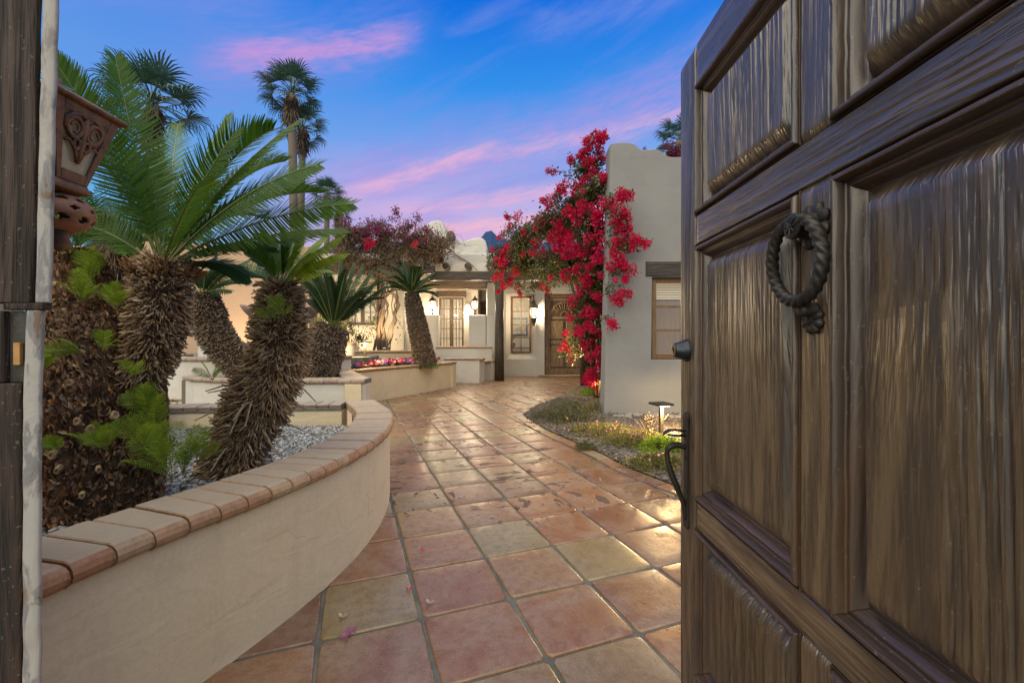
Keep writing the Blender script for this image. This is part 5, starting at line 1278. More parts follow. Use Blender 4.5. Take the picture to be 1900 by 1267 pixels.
# pale round scars on the mound
sc_ = [(213, 770, .016), (168, 797, .018), (143, 782, .014), (268, 780, .012), (281, 808, .013), (96, 822, .012), (98, 843, .014), (108, 870, .012), (183, 870, .012), (153, 918, .012), (130, 710, .012), (203, 805, .010)]
for px, py, r_ in sc_:
    Yc = 1.735; p = P(px, py, Yc); ax = Vector((-1.95, 2.02, p.z)); d = (p-ax); h = .285
    d.z = 0; dd = d.normalized(); hit_ = ax + dd*h*1.02
    # put the scar on the trunk surface along the sight line
    eye = Vector((0, 0, EYE)); ray = (p-eye).normalized(); best = None
    for k in range(200):
        q0 = eye + ray*(1.6 + k*.006)
        if (Vector((q0.x, q0.y, 0))-Vector((-1.95, 2.02, 0))).length < .30: best = q0; break
    if best is None: continue
    nrm = (best-Vector((-1.95, 2.02, best.z))).normalized(); nrm = (nrm + Vector((0, 0, random.uniform(-.2, .35)))).normalized()
    Mx = Matrix.Translation(best) @ nrm.to_track_quat('Z', 'X').to_matrix().to_4x4(); n = 14
    wob = [1+random.uniform(-.14, .14) for _ in range(n)]
    rs = [[Mx @ Vector((r_*k*wob[j]*math.cos(2*math.pi*j/n)*1.2, r_*k*wob[j]*math.sin(2*math.pi*j/n)*.8, z)) for j in range(n)] for k, z in ((1, -.02), (1, .010), (.9, .016), (.45, .013), (.25, .006), (.02, .008))]
    link('leaf_scar', MB().rings(rs).mesh('leaf_scar', smooth=True), M.setdefault('scar', pieces('pale_scar', [(0, (.32, .17, .06, 1)), (.5, (.46, .33, .19, 1)), (1, (.42, .20, .06, 1))], .8, .002)), s1)
H1 = Vector((-1.66, 2.06, 1.56))
tg1 = [(P(214, 106, 1.95), -.05), (P(442, 238, 1.95), .16), (P(420, 215, 2.35), .15), (P(556, 222, 1.95), .22), (P(592, 305, 1.85), .26), (P(655, 378, 1.95), .20), (P(640, 425, 2.25), .16), (P(100, 110, 1.80), .20),
       (P(88, 410, 2.0), .20), (P(510, 460, 2.2), .20), (P(460, 510, 2.3), .17), (P(330, 230, 2.7), .10), (P(380, 330, 1.5), .15), (P(480, 350, 2.7), .2)]
for i, (T, b_) in enumerate(tg1):
    kw = dict(nl=80, ll=.160, lw=.0088, vee=.30, stalk_r=.0085, start=.10, sweep=.60)
    d = Vector(T)-H1; kw.update(side_dir=face_side(d, .45 if i % 3 else .8))
    add_frond(s1, H1 + d.normalized()*.05, T, b_*.55, **kw)
for k in range(6):
    a = R(k*137.5); e = R(random.uniform(25, 65)); d = Vector((math.cos(a)*math.cos(e), abs(math.sin(a))*math.cos(e), math.sin(e)))
    add_frond(s1, H1 + d*.04, H1+d*random.uniform(.8, 1.1)-Vector((0, 0, .12)), .2, nl=80, ll=.19, lw=.008, stalk_r=.008)
for k in range(60):
    pass
# orange wool at the crown
n = 170; a = rng.uniform(0, 2*np.pi, n); d = unit(np.stack([np.cos(a)*.6, np.sin(a)*.6, rng.uniform(.2, 1.2, n)], 1)); ps = np.array(H1) + np.stack([np.cos(a), np.sin(a), np.zeros(n)], 1)*rng.uniform(.03, .11, (n, 1)) + np.array([0, 0, -.06])
v_, f_ = scatter(WEDGE_V, WEDGE_F, ps, frames(d), np.stack([rng.uniform(.05, .12, n), rng.uniform(.004, .012, n), np.full(n, .004)], 1))
tag(link('crown_fibre', npmesh('crown_fibre', v_, f_), M['fibre'], s1), kind='stuff')
# pups: small fresh fronds sprouting from mound and ground
def pup(px, py, Y, L, az0, n=4, spread=60, e0=40, ll=.045, mat='sagolime', parent=s1, lw=.0030):
    b0 = P(px, py, Y)
    for k in range(n):
        a = R(az0 + spread*(k/(max(1, n-1))-.5)*1.0 + random.uniform(-6, 6)); e = R(e0+random.uniform(-22, 22)); l = L*random.uniform(.75, 1.1)
        d = Vector((math.cos(a)*math.cos(e), -.35*abs(math.cos(e)), math.sin(a)*.6+math.sin(e)*.5)).normalized()
        add_frond(parent, b0, b0+d*l, L*.12, nl=18, ll=ll, lw=lw, start=.2, stalk_r=.002, mats=(mat,), side_dir=(.4, .5, .7) if k % 2 else None, vee=.3)
for a in ((150, 560, 1.70, .12, 60, 5, 90, 10), (155, 655, 1.70, .11, 160, 4, 60, 10), (190, 650, 1.68, .09, 40, 3, 40, 20), (198, 835, 1.66, .12, 95, 5, 70, 20), (80, 690, 1.68, .10, 90, 4, 90, 10), (265, 830, 1.70, .13, 80, 4, 60, 40),
          (165, 530, 1.85, .16, 70, 4, 60, 40), (215, 575, 1.95, .12, 80, 4, 60, 30), (110, 835, 1.68, .07, 120, 3, 60, 10), (245, 700, 1.80, .09, 60, 3, 60, 10)): pup(*a)
for a in ((130, 470, 1.9, .42, 60, 5, 60, 5), (140, 465, 2.3, .5, 10, 4, 40, 0)): pup(*a, ll=.10, mat='sago', lw=.006)
pupg = thing('sago_seedlings', 'bright lime green sago seedlings sprouting from the pebbles beside the big mound', 'seedlings', (-1.42, 1.95, GZ))
for a in ((300, 870, 1.95, .26, 100, 6, 70, 60), (340, 880, 2.0, .24, 60, 6, 80, 50), (285, 820, 1.98, .24, 80, 5, 70, 60), (320, 890, 1.9, .22, 120, 5, 70, 40), (365, 860, 2.1, .20, 40, 5, 60, 45), (276, 775, 1.95, .15, 100, 4, 50, 60)): pup(*a, ll=.06, parent=pupg, lw=.0042)

# --- middle sago, leaning
s2 = thing('sago_palm', 'leaning sago palm with a swollen bristling trunk, on the pebbles of the near planter', 'palm', (-1.70, 2.6, GZ), 'sago palms')
trunk(s2, [(-1.68, 2.55, .36), (-1.60, 2.56, .62), (-1.47, 2.58, .90), (-1.40, 2.60, 1.15), (-1.385, 2.60, 1.38), (-1.375, 2.60, 1.54)], [.13, .125, .145, .125, .095, .055], 7600, (.04, .10), (.006, .014), lambda t: .9 if t < .62 else .0, 'bark', .55, name='stalk_stubs')
for k in range(26):        # long loose dead stalks low on the trunk
    a = random.uniform(0, 6.28); z = random.uniform(.60, 1.0); cx = np.interp(z, [.36, .62, .9, 1.15], [-1.68, -1.60, -1.47, -1.40]); b0 = Vector((cx+.13*math.cos(a), 2.58+.13*math.sin(a), z)); d = Vector((math.cos(a), math.sin(a)*.7, random.uniform(-.9, .1))).normalized()
    link('dead_stalk', MB().tube([b0, b0+d*.10, b0+d*.19+Vector((0, 0, -.02))], [.006, .005, .003], 5).mesh('dead_stalk'), M['bark'], s2)
H2 = Vector((-1.375, 2.60, 1.53))
for T, b_ in [(P(633, 437, 2.35), .10), (P(640, 470, 2.5), .12), (P(560, 425, 2.5), .10), (P(600, 440, 2.8), .12), (P(480, 440, 2.6), .06), (P(455, 470, 2.4), .1), (P(520, 430, 2.4), .02), (P(500, 450, 2.9), .08), (P(450, 520, 2.7), .1), (P(610, 500, 2.9), .1), (P(545, 445, 3.0), .05), (P(575, 470, 2.3), .08), (P(430, 500, 2.9), .1)]:
    add_frond(s2, H2+(Vector(T)-H2).normalized()*.03, T, b_*.6, side_dir=face_side(Vector(T)-H2, .6), nl=58, ll=.115, lw=.0075, vee=.5, stalk_r=.005, mats=('sagolime' if T.x > -1.25 else 'sago',), start=.15, curl=.1)
pup(520, 592, 2.38, .13, 90, 6, 120, 20, ll=.04, parent=s2)
pup(395, 705, 2.5, .12, 90, 4, 120, 20, ll=.035, parent=s2)

# --- other sagos behind
s3 = thing('sago_palm', 'sago palm with a slim trunk leaning left before the peach wall', 'palm', (-4.0, 6.75, .6), 'sago palms')
trunk(s3, [(-4.05, 6.8, .55), (-4.28, 6.8, .85), (-4.58, 6.8, 1.2), (-4.78, 6.8, 1.65), (-4.83, 6.8, 1.95)], [.20, .20, .21, .22, .15], 4200, (.05, .10), (.015, .03), lambda t: .3, 'barkdark', .3, name='stalk_stubs')
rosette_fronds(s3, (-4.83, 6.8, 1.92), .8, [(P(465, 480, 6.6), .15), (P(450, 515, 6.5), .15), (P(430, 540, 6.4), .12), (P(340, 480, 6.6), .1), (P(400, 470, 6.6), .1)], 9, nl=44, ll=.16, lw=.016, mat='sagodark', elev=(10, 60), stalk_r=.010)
s4 = thing('sago_palm', 'sago palm with stiff upright dark fronds behind the leaning one', 'palm', (-3.2, 7.0, .57), 'sago palms')
trunk(s4, [(-3.15, 6.95, .5), (-3.12, 7.0, .8), (-3.02, 7.05, 1.15), (-2.93, 7.1, 1.45)], [.26, .28, .28, .20], 4800, (.05, .11), (.015, .03), lambda t: .5, 'barkdark', .35, name='stalk_stubs')
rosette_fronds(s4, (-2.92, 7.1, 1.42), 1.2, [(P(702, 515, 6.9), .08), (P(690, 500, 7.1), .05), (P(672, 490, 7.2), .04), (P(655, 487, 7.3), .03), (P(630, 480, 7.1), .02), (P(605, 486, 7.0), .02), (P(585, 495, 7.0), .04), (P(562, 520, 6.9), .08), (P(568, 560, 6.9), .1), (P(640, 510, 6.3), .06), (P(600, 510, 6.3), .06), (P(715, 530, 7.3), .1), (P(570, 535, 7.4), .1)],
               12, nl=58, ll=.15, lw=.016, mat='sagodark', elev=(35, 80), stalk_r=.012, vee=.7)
s5 = thing('sago_palm', 'slender stemmed small sago at the end of the red flower bed', 'palm', (-2.1, 10.3, .6), 'sago palms')
trunk(s5, [(-2.06, 10.3, .60), (-2.12, 10.3, 1.0), (-2.24, 10.3, 1.6), (-2.34, 10.3, 2.1), (-2.38, 10.3, 2.35)], [.25, .23, .21, .17, .12], 3800, (.04, .07), (.018, .032), lambda t: .2, 'barkdark', .3, name='leaf_bases')
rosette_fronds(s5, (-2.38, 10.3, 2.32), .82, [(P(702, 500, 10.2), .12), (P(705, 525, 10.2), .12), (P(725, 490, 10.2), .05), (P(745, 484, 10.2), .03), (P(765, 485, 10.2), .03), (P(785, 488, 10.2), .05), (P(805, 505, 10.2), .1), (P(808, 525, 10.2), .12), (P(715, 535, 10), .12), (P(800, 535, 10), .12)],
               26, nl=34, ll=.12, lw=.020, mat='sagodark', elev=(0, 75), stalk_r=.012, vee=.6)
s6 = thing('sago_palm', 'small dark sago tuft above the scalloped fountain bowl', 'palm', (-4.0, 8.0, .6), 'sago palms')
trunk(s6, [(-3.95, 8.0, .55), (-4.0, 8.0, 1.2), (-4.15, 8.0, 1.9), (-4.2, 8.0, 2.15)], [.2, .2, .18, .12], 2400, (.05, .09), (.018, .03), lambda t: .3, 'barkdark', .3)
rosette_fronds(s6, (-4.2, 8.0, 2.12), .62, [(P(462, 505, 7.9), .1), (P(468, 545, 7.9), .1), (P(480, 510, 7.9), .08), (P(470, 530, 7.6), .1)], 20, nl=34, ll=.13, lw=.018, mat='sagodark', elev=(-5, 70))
s7 = thing('sago_palm', 'dark hanging skirted trunk half hidden behind the big left sago', 'palm', (-3.3, 3.75, GZ), 'sago palms')
trunk(s7, [(-3.32, 3.55, .42), (-3.30, 3.55, .9), (-3.27, 3.55, 1.4), (-3.24, 3.55, 1.85), (-3.22, 3.55, 2.0)], [.2, .22, .26, .22, .14], 3600, (.06, .16), (.008, .018), lambda t: 1.8, 'barkdark', .3, name='dead_skirt')
rosette_fronds(s7, (-3.22, 3.55, 1.98), .8, [(P(235, 470, 3.3), .12), (P(150, 455, 3.4), .12), (P(228, 440, 3.4), .1)], 14, nl=44, ll=.14, lw=.010, mat='sago', elev=(0, 55))

# ================================================================== FAN PALMS
FAN = [(0, (.03, .075, .050, 1)), (1, (.065, .14, .085, 1))]
M['fan'] = leafy('fan_palm_leaf', FAN, .45, .15)
m, t, b = material('palm_trunk'); o_ = objco(t)
t.l.new(t.mix(t.noise(t.vmap(o_, (2, 2, 14)), 3, 5, .6), (.10, .075, .055, 1), (.20, .16, .12, 1)), b.inputs['Base Color']); b.inputs['Roughness'].default_value = .9; M['palmtrunk'] = m
def fan_leaf(seed, Lp=1.15, Lf=1.15, nseg=22):
    rr_ = random.Random(seed); q = MB(); pet = catmull([Vector((0, 0, 0)), Vector((Lp*.5, 0, Lp*.10)), Vector((Lp, 0, 0))], 4)
    q.tube(pet, [.035, .033, .03, .028, .025, .024, .022, .02, .018][:len(pet)], 4)
    tip = Vector((Lp, 0, 0))
    for i in range(nseg):
        a = R(-105+210*i/(nseg-1) + rr_.uniform(-2, 2)); l = Lf*(.62+.38*math.cos(a*.55))*rr_.uniform(.85, 1.05)
        d = Vector((math.cos(a), math.sin(a), .22*math.cos(a*.5))).normalized(); s_ = Vector((-math.sin(a), math.cos(a), 0)); w_ = l*.034
        p1, p2 = tip+d*l*.45, tip+d*l*.72+Vector((0, 0, -.06*l)); dr = rr_.uniform(.14, .36); p3 = p2 + (d*.22 + Vector((0, 0, -dr)))*l
        q.add([tip-s_*.006, tip+s_*.006, p1+s_*w_, p1-s_*w_, p2+s_*w_*.8, p2-s_*w_*.8, p3+s_*w_*.1, p3-s_*w_*.1], [(0, 1, 2, 3), (3, 2, 4, 5), (5, 4, 6, 7)])
    return q.mesh('fan_leaf', fix=False)
fans = [fan_leaf(i) for i in range(5)]
def fan_palm(label, base, top, s, n=34, r=.2, lean=0, skirt=True):
    t_ = thing('fan_palm', label, 'palm tree', base, 'fan palms'); b0, t0 = Vector(base), Vector(top)
    mid = (b0+t0)/2+Vector((lean, 0, 0))
    link('trunk', MB().tube(catmull([b0, mid, t0], 8), [r*1.25]*3+[r]*14, 12).mesh('trunk', smooth=True), M['palmtrunk'], t_)
    for k in range(n):
        a = k*2.39996; e = R(78 - 112*((k+.5)/n)**.9 + random.uniform(-9, 9))
        o = link('fan_leaf', fans[k % 5], M['fan'], t_, at=t0)
        o.rotation_mode = 'QUATERNION'
        d = Vector((math.cos(a)*math.cos(e), math.sin(a)*math.cos(e), math.sin(e)))
        xq = d; zq = (Vector((0, 0, 1)) - xq*xq.z).normalized() if abs(d.z) < .97 else Vector((1, 0, 0)); yq = zq.cross(xq).normalized(); zq = xq.cross(yq)
        o.rotation_quaternion = Matrix((xq, yq, zq)).transposed().to_quaternion(); sc = s*random.uniform(.85, 1.08); o.scale = (sc, sc, sc)
    if skirt:
        nn_ = 260; a = rng.uniform(0, 2*np.pi, nn_); z = rng.uniform(-1.6, .1, nn_)*s
        ps = np.array(t0) + np.stack([np.cos(a)*r*.9, np.sin(a)*r*.9, z], 1); d = unit(np.stack([np.cos(a)*.35, np.sin(a)*.35, -np.ones(nn_)], 1) + rng.normal(size=(nn_, 3))*.12)
        v_, f_ = scatter(WEDGE_V, WEDGE_F, ps, frames(d), np.stack([rng.uniform(.4, .9, nn_)*s, rng.uniform(.04, .10, nn_)*s, np.full(nn_, .02)], 1))
        tag(link('dead_skirt', npmesh('dead_skirt', v_, f_), M['barkdark'], t_), kind='stuff')
    return t_
def FP(px, py, Y, base_px=None): p = P(px, py, Y); return ((base_px-950)/806*Y if base_px else p.x, Y, 0), tuple(p)
b0, t0 = FP(541, 175, 30, 550); fan_palm('tallest fan palm against the sky, left of centre', b0, t0, 1.1, 24, .27)
b0, t0 = FP(562, 238, 33, 553); fan_palm('fan palm crown just below and right of the tallest one', b0, t0, 1.0, 20, .24)
b0, t0 = FP(283, 195, 18, 270); fan_palm('fan palm showing behind the big left sago fronds', b0, t0, 1.0, 24, .18)
b0, t0 = FP(607, 362, 42, 604); fan_palm('small far fan palm above the dry bougainvillea', b0, t0, .98, 24, .24)
b0, t0 = FP(628, 392, 44, 622); fan_palm('lowest of the far fan palms, beside the dry bougainvillea', b0, t0, .85, 18, .22)
b0, t0 = FP(1262, 262, 20, 1262); fan_palm('fan palm peeking over the white wing beside the open gate', b0, t0, .62, 20, .16)

# ================================================================== BOUGAINVILLEA
M['bract'] = leafy('red_bract', [(0, (.46, .006, .045, 1)), (.5, (.68, .012, .075, 1)), (.85, (.76, .02, .13, 1)), (1, (.56, .01, .17, 1))], .6, .35, spec=.2)
M['bractpurple'] = leafy('purple_bract', [(0, (.12, .01, .06, 1)), (.6, (.22, .02, .10, 1)), (1, (.35, .03, .10, 1))], .6, .3, spec=.2)
M['bleaf'] = leafy('bougainvillea_leaf', [(0, (.04, .055, .022, 1)), (.6, (.09, .10, .032, 1)), (1, (.17, .15, .045, 1))], .5, .3)
M['dry'] = leafy('dry_leaf', [(0, (.07, .045, .022, 1)), (.45, (.16, .10, .05, 1)), (.8, (.13, .11, .045, 1)), (1, (.20, .09, .05, 1))], .7, .2)
M['vinestem'] = pieces('vine_stem', [(0, (.10, .065, .04, 1)), (1, (.17, .12, .08, 1))], .85, .004)
LEAFV = [(0, 0, 0), (.35, .32, .05), (.75, .26, .02), (1.05, 0, -.10), (.75, -.26, .02), (.35, -.32, .05)]
LEAFF = [(0, 1, 2, 3), (0, 3, 4, 5)]
def leaves(name, blobs, n, size, mat, parent, shell=.35, zsc=1.0):
    """blobs = (centre Vector, rx, ry(depth), rz, weight)"""
    w_ = np.array([b_[4] for b_ in blobs], float); w_ /= w_.sum(); i = rng.choice(len(blobs), n, p=w_)
    c = np.array([tuple(b_[0]) for b_ in blobs])[i]; rr_ = np.array([b_[1:4] for b_ in blobs])[i]
    d = unit(rng.normal(size=(n, 3))); rad = (rng.uniform(0, 1, (n, 1))**shell)*(1+.28*rng.normal(size=(n, 1))*(rng.uniform(0, 1, (n, 1)) > .6))
    ps = c + d*rad*rr_
    # clumps and gaps
    key = np.array([mnoise.noise(Vector(p)*3.2) for p in ps]); keep = key > -.18; ps = ps[keep]; n = len(ps)
    ax = unit(rng.normal(size=(n, 3)) + np.array([0, -.2, -.3])); s_ = rng.uniform(.6, 1.25, (n, 1))*size
    v_, f_ = scatter(LEAFV, LEAFF, ps, frames(ax), np.repeat(s_, 3, 1)); o = link(name, npmesh(name, v_, f_), M[mat], parent); tag(o, kind='stuff'); return o
BRV = [(0, 0, 0), (.5, .42, .22), (1.0, .12, .50), (.55, -.38, .30)]
def bract_cluster(seed, r, n, size=.040):
    r_ = np.random.default_rng(seed); V_, F_ = [], []
    d = unit(r_.normal(size=(n, 3))); ps = d*r*(r_.uniform(.25, 1, (n, 1))**.6)*np.array([1, 1, .8])*(1+.25*np.sin(d[:, :1]*5+seed))
    for k in range(3):
        axis = unit(d + r_.normal(size=(n, 3))*.5); up_ = np.cross(axis, r_.normal(size=(n, 3)))
        v_, f_ = scatter(BRV, [(0, 1, 2, 3)], ps, frames(axis, up_), np.repeat(r_.uniform(.7, 1.2, (n, 1))*size, 3, 1)); F_.append(f_+sum(len(x) for x in V_)); V_.append(v_)
    return npmesh('flower_cluster', np.concatenate(V_), np.concatenate(F_))
bcs = [bract_cluster(i, .11+.03*(i % 3), 60+20*(i % 3)) for i in range(6)]
def blob(px, py, rx, ry, Y, w_=1.0, dep=None): return (P(px, py, Y), rx/806*Y, dep or .45, ry/806*Y, w_*rx*ry*Y*Y/60000)
B1 = [blob(1112, 262, 20, 14, 7.45, .8, .15), blob(1092, 310, 27, 34, 8.0), blob(1102, 365, 30, 40, 7.75), blob(1062, 378, 38, 30, 8.6), blob(1038, 420, 52, 36, 9.4), blob(1095, 430, 34, 45, 8.2), blob(1000, 425, 30, 22, 10.2),
      blob(970, 445, 38, 32, 11), blob(928, 480, 26, 26, 11.9), blob(985, 485, 65, 28, 11.6), blob(1050, 490, 60, 40, 9.9), blob(1102, 500, 26, 50, 8.2), blob(1160, 455, 30, 16, 6.85, .5, .12), blob(1142, 385, 20, 22, 6.9, .4, .12),
      blob(1150, 500, 22, 12, 6.9, .35, .1), blob(1150, 415, 20, 20, 6.85, .4, .1), blob(1093, 560, 32, 45, 8.8, .9), blob(1088, 620, 28, 45, 9.0, .8), blob(1102, 680, 16, 34, 9.0, .7, .25), blob(1058, 645, 25, 30, 9.6, .25), blob(940, 522, 25, 10, 12.6, .35, .3), blob(990, 530, 45, 10, 12.2, .3, .3)]
bg1 = thing('bougainvillea', 'large crimson bougainvillea climbing the white wing and spilling over the pergola', 'climbing plant', (1.9, 9.2, 0), 'bougainvilleas')
leaves('leaves', B1, 46000, .06, 'bleaf', bg1, .5)
q = MB()
for k in range(9):
    a = k*.7; b0 = Vector((1.86+.10*math.cos(a), 9.1+.10*math.sin(a), -.02)); T_ = random.choice(B1[1:6])[0]
    mid = b0.lerp(T_, .5)+Vector((random.uniform(-.15, .25), .2, .3)); q.tube(catmull([b0, b0+Vector((random.uniform(-.1, .1), 0, .8)), mid, T_], 6), [.035*(1-.045*i) for i in range(19)], 6)
link('stems', q.mesh('stems', smooth=True), M['vinestem'], bg1)
# whip shoots with a few leaves
shoots = [((1060, 330), (1017, 317), 8.2), ((1030, 390), (1005, 370), 9.5), ((1060, 350), (1058, 290), 8.2), ((965, 415), (935, 400), 11), ((1120, 430), (1205, 452), 6.85), ((1125, 500), (1168, 520), 6.85), ((1120, 370), (1170, 360), 6.85), ((1122, 450), (1150, 480), 6.85), ((1122, 590), (1142, 605), 6.9), ((1010, 400), (1040, 350), 9.2), ((950, 430), (925, 440), 11.5), ((1095, 280), (1085, 258), 7.8), ((1000, 515), (1020, 545), 12.2), ((950, 520), (918, 546), 12.6), ((960, 525), (965, 548), 12.6), ((1125, 530), (1165, 545), 6.85), ((1122, 540), (1150, 560), 6.85)]
q = MB(); lv = []; fl_ = []
for (a, c, Y) in shoots:
    A, B = P(a[0], a[1], Y), P(c[0], c[1], Y-.05); mid = A.lerp(B, .5)+Vector((0, 0, .06)); cc = catmull([A, mid, B], 6)
    q.tube(cc, .005, 4); L_ = (B-A).length
    for i, p in enumerate(cc):
        for _ in range(5): lv.append(p+Vector([random.gauss(0, .035) for _ in range(3)]))
    for _ in range(3): fl_.append(A.lerp(B, random.uniform(.65, 1.05)))
tag(link('shoots', q.mesh('shoots'), M['vinestem'], bg1), kind='stuff')
ps = np.array([tuple(p) for p in lv]); n = len(ps); v_, f_ = scatter(LEAFV, LEAFF, ps, frames(unit(rng.normal(size=(n, 3)))), np.repeat(rng.uniform(.03, .055, (n, 1)), 3, 1))
tag(link('shoot_leaves', npmesh('shoot_leaves', v_, f_), M['bleaf'], bg1), kind='stuff')
def cluster_at(p, s, parent, mat='bract'):
    o = link('flower_cluster', random.choice(bcs), None, parent, at=p)
    tag(o, kind='stuff')
    if not o.material_slots: o.data.materials.append(M[mat])
    o.material_slots[0].link = 'OBJECT'; o.material_slots[0].material = M[mat]
    o.rotation_euler = [random.uniform(0, 6.28) for _ in range(3)]; o.scale = (s, s, s*.85)
for p in fl_: cluster_at(p, random.uniform(.35, .6), bg1)
big = [(1108, 395, 7.4, 1.5), (1085, 385, 7.6, 1.3), (1070, 400, 7.9, 1.7), (1055, 390, 8.2, 1.2), (1118, 375, 7.3, 1.0), (1110, 262, 7.35, 1.2), (1095, 275, 7.5, .8), (1090, 300, 7.6, 1.1), (1100, 320, 7.5, 1.1), (1120, 330, 7.3, .9), (1075, 345, 8, 1.0), (1045, 345, 8.5, .9), (1035, 415, 8.8, 1.4), (1010, 410, 9.4, 1.4), (1020, 375, 9, 1.0), (1025, 440, 9, 1.2), (1040, 455, 8.8, 1.5), (1050, 470, 8.7, 1.3), (1045, 435, 8.7, 1.4),
       (995, 450, 10, 1.1), (1110, 410, 7.4, 1.2), (1113, 440, 7.4, 1.3), (1090, 440, 7.6, 1.1), (1118, 470, 7.3, 1.3), (1105, 480, 7.4, 1.1), (1140, 385, 6.8, .9), (1155, 358, 6.8, .85), (1165, 365, 6.8, .8), (1160, 400, 6.8, .9), (1145, 410, 6.8, .8), (1180, 445, 6.75, .9), (1195, 455, 6.75, .7), (1155, 450, 6.8, .9), (1140, 470, 6.8, .9), (1172, 462, 6.75, .7), (1142, 520, 6.8, .6), (1160, 522, 6.75, .6), (1150, 545, 6.75, .7), (1135, 600, 6.8, .9), (1095, 580, 7.9, 1.1), (1100, 610, 8.0, 1.0),
       (1055, 650, 9.2, .5), (1095, 660, 8.4, 1.1), (1085, 640, 8.5, 1.0), (1110, 650, 8.2, 1.0), (1100, 690, 8.5, 1.1), (1092, 705, 8.6, .8), (1112, 680, 8.4, .9), (1105, 720, 8.6, .5), (930, 485, 11.4, 1.3), (945, 460, 11, 1.0), (975, 430, 10.5, 1.2), (960, 400, 10.6, .8), (1000, 430, 10, .8), (925, 510, 11.8, 1.2), (935, 530, 12.2, .9), (955, 495, 11.4, .7), (990, 470, 10.4, .7), (1050, 510, 8.9, 1.2), (1070, 500, 8.5, 1.0), (1090, 520, 8, 1.2), (1075, 540, 8.3, 1.0), (1062, 560, 8.7, .9), (1110, 550, 7.7, 1.0), (1060, 590, 8.8, .7), (1118, 510, 7.4, 1.0), (1083, 470, 8.0, 1.2), (1064, 450, 8.3, 1.2)]
for px, py, Y, s in big: cluster_at(P(px, py, Y), s*.80*min(1.25, Y/7.5), bg1)
for k in range(44):
    b_ = blob(random.gauss(1092, 20), random.uniform(430, 705), 6, 8, random.uniform(7.95, 9.0)); cluster_at(b_[0], random.uniform(.3, .85), bg1)
for k in range(125):
    b_ = random.choice(B1); d = Vector([random.gauss(0, 1) for _ in range(3)]).normalized(); d.y = -abs(d.y)
    cluster_at(b_[0]+Vector((d.x*b_[1], d.y*b_[2], d.z*b_[3])), random.uniform(.35, .8), bg1)
# little magenta sprig beyond the wing
sp_ = thing('bougainvillea', 'magenta bougainvillea sprig over the top edge of the white wing by the gate', 'climbing plant', (3.3, 9, 3.5), 'bougainvilleas')
bl = [blob(1248, 285, 18, 10, 9.3, 1, .3)]; leaves('leaves', bl, 500, .05, 'bleaf', sp_, .5)
for px, py in ((1240, 270), (1252, 282), (1246, 290), (1260, 288), (1196, 277)): cluster_at(P(px, py, 9.2 if px > 1200 else 7.5), .75 if px > 1200 else .25, sp_, 'bractpurple')
# dry bougainvillea on the left pergola
B2 = [blob(650, 455, 35, 24, 12.6), blob(700, 445, 45, 30, 12.8), blob(760, 445, 50, 30, 12.8), blob(815, 455, 30, 18, 13.0, .8), blob(640, 435, 20, 16, 12.6, .5), blob(665, 492, 45, 20, 12.4), blob(735, 482, 60, 24, 12.6), blob(795, 470, 32, 18, 13.0), blob(720, 512, 50, 10, 12.4, .7), blob(640, 480, 22, 20, 12.2)]
bg2_ = thing('bougainvillea', 'dry brown bougainvillea thicket with purple tips on the left pergola', 'climbing plant', (-3.8, 12.6, .84), 'bougainvilleas')
leaves('dry_leaves', B2, 30000, .05, 'dry', bg2_, .6)
B2t = [blob(660, 425, 25, 12, 12.5), blob(700, 415, 25, 12, 12.7), blob(735, 395, 8, 18, 12.7, .9), blob(760, 420, 22, 12, 12.7), blob(775, 405, 8, 14, 12.7), blob(640, 410, 10, 14, 12.5), blob(800, 430, 18, 10, 12.9), blob(690, 430, 50, 14, 12.4), blob(770, 440, 40, 12, 12.4)]
leaves('tip_leaves', B2t, 2600, .055, 'bractpurple', bg2_, .6); leaves('tip_leaves', B2t, 1500, .05, 'bleaf', bg2_, .6)
n = 2600; i = rng.integers(0, len(B2), n); c = np.array([tuple(b_[0]) for b_ in B2])[i]; rr_ = np.array([b_[1:4] for b_ in B2])[i]; ps = c + rng.normal(size=(n, 3))*.5*rr_
v_, f_ = scatter(WEDGE_V, WEDGE_F, ps, frames(rng.normal(size=(n, 3))), np.stack([rng.uniform(.15, .5, n), np.full(n, .008), np.full(n, .012)], 1)); tag(link('twigs', npmesh('twigs', v_, f_), M['vinestem'], bg2_), kind='stuff')
for px, py, s in ((686, 450, 1.1), (770, 453, .6), (682, 458, .9), (745, 425, .6), (700, 425, .6), (640, 430, .7), (790, 425, .7), (725, 405, .5)): cluster_at(P(px, py, 12.2), s, bg2_, 'bract' if py > 445 else 'bractpurple')
q = MB()
for k in range(5):
    y0 = 13.0; A = P(825+k*6, 470+k*3, 13.2); B = P(850+k*9, 478+6*k, 13.2); q.tube(catmull([A, A.lerp(B, .5)+Vector((0, 0, .12)), B], 5), .010, 4)
for k in range(14):      # twisted stems round the post
    a0 = random.uniform(0, 6.28); x0 = -3.72+random.uniform(-.2, .28); zz = np.linspace(.5, 3.35, 14); ph = random.uniform(0, 6); am = random.uniform(.05, .14)
    q.tube([(x0+am*math.sin(z*2.3+ph)+(z-.8)*random.choice((-.02, .03, .06)), 12.62+.10*math.cos(z*2+a0), z) for z in zz], [.045-.0018*j for j in range(14)] if k < 6 else .018, 7)
link('stems', q.mesh('stems', smooth=True), M['vinestem'], bg2_)
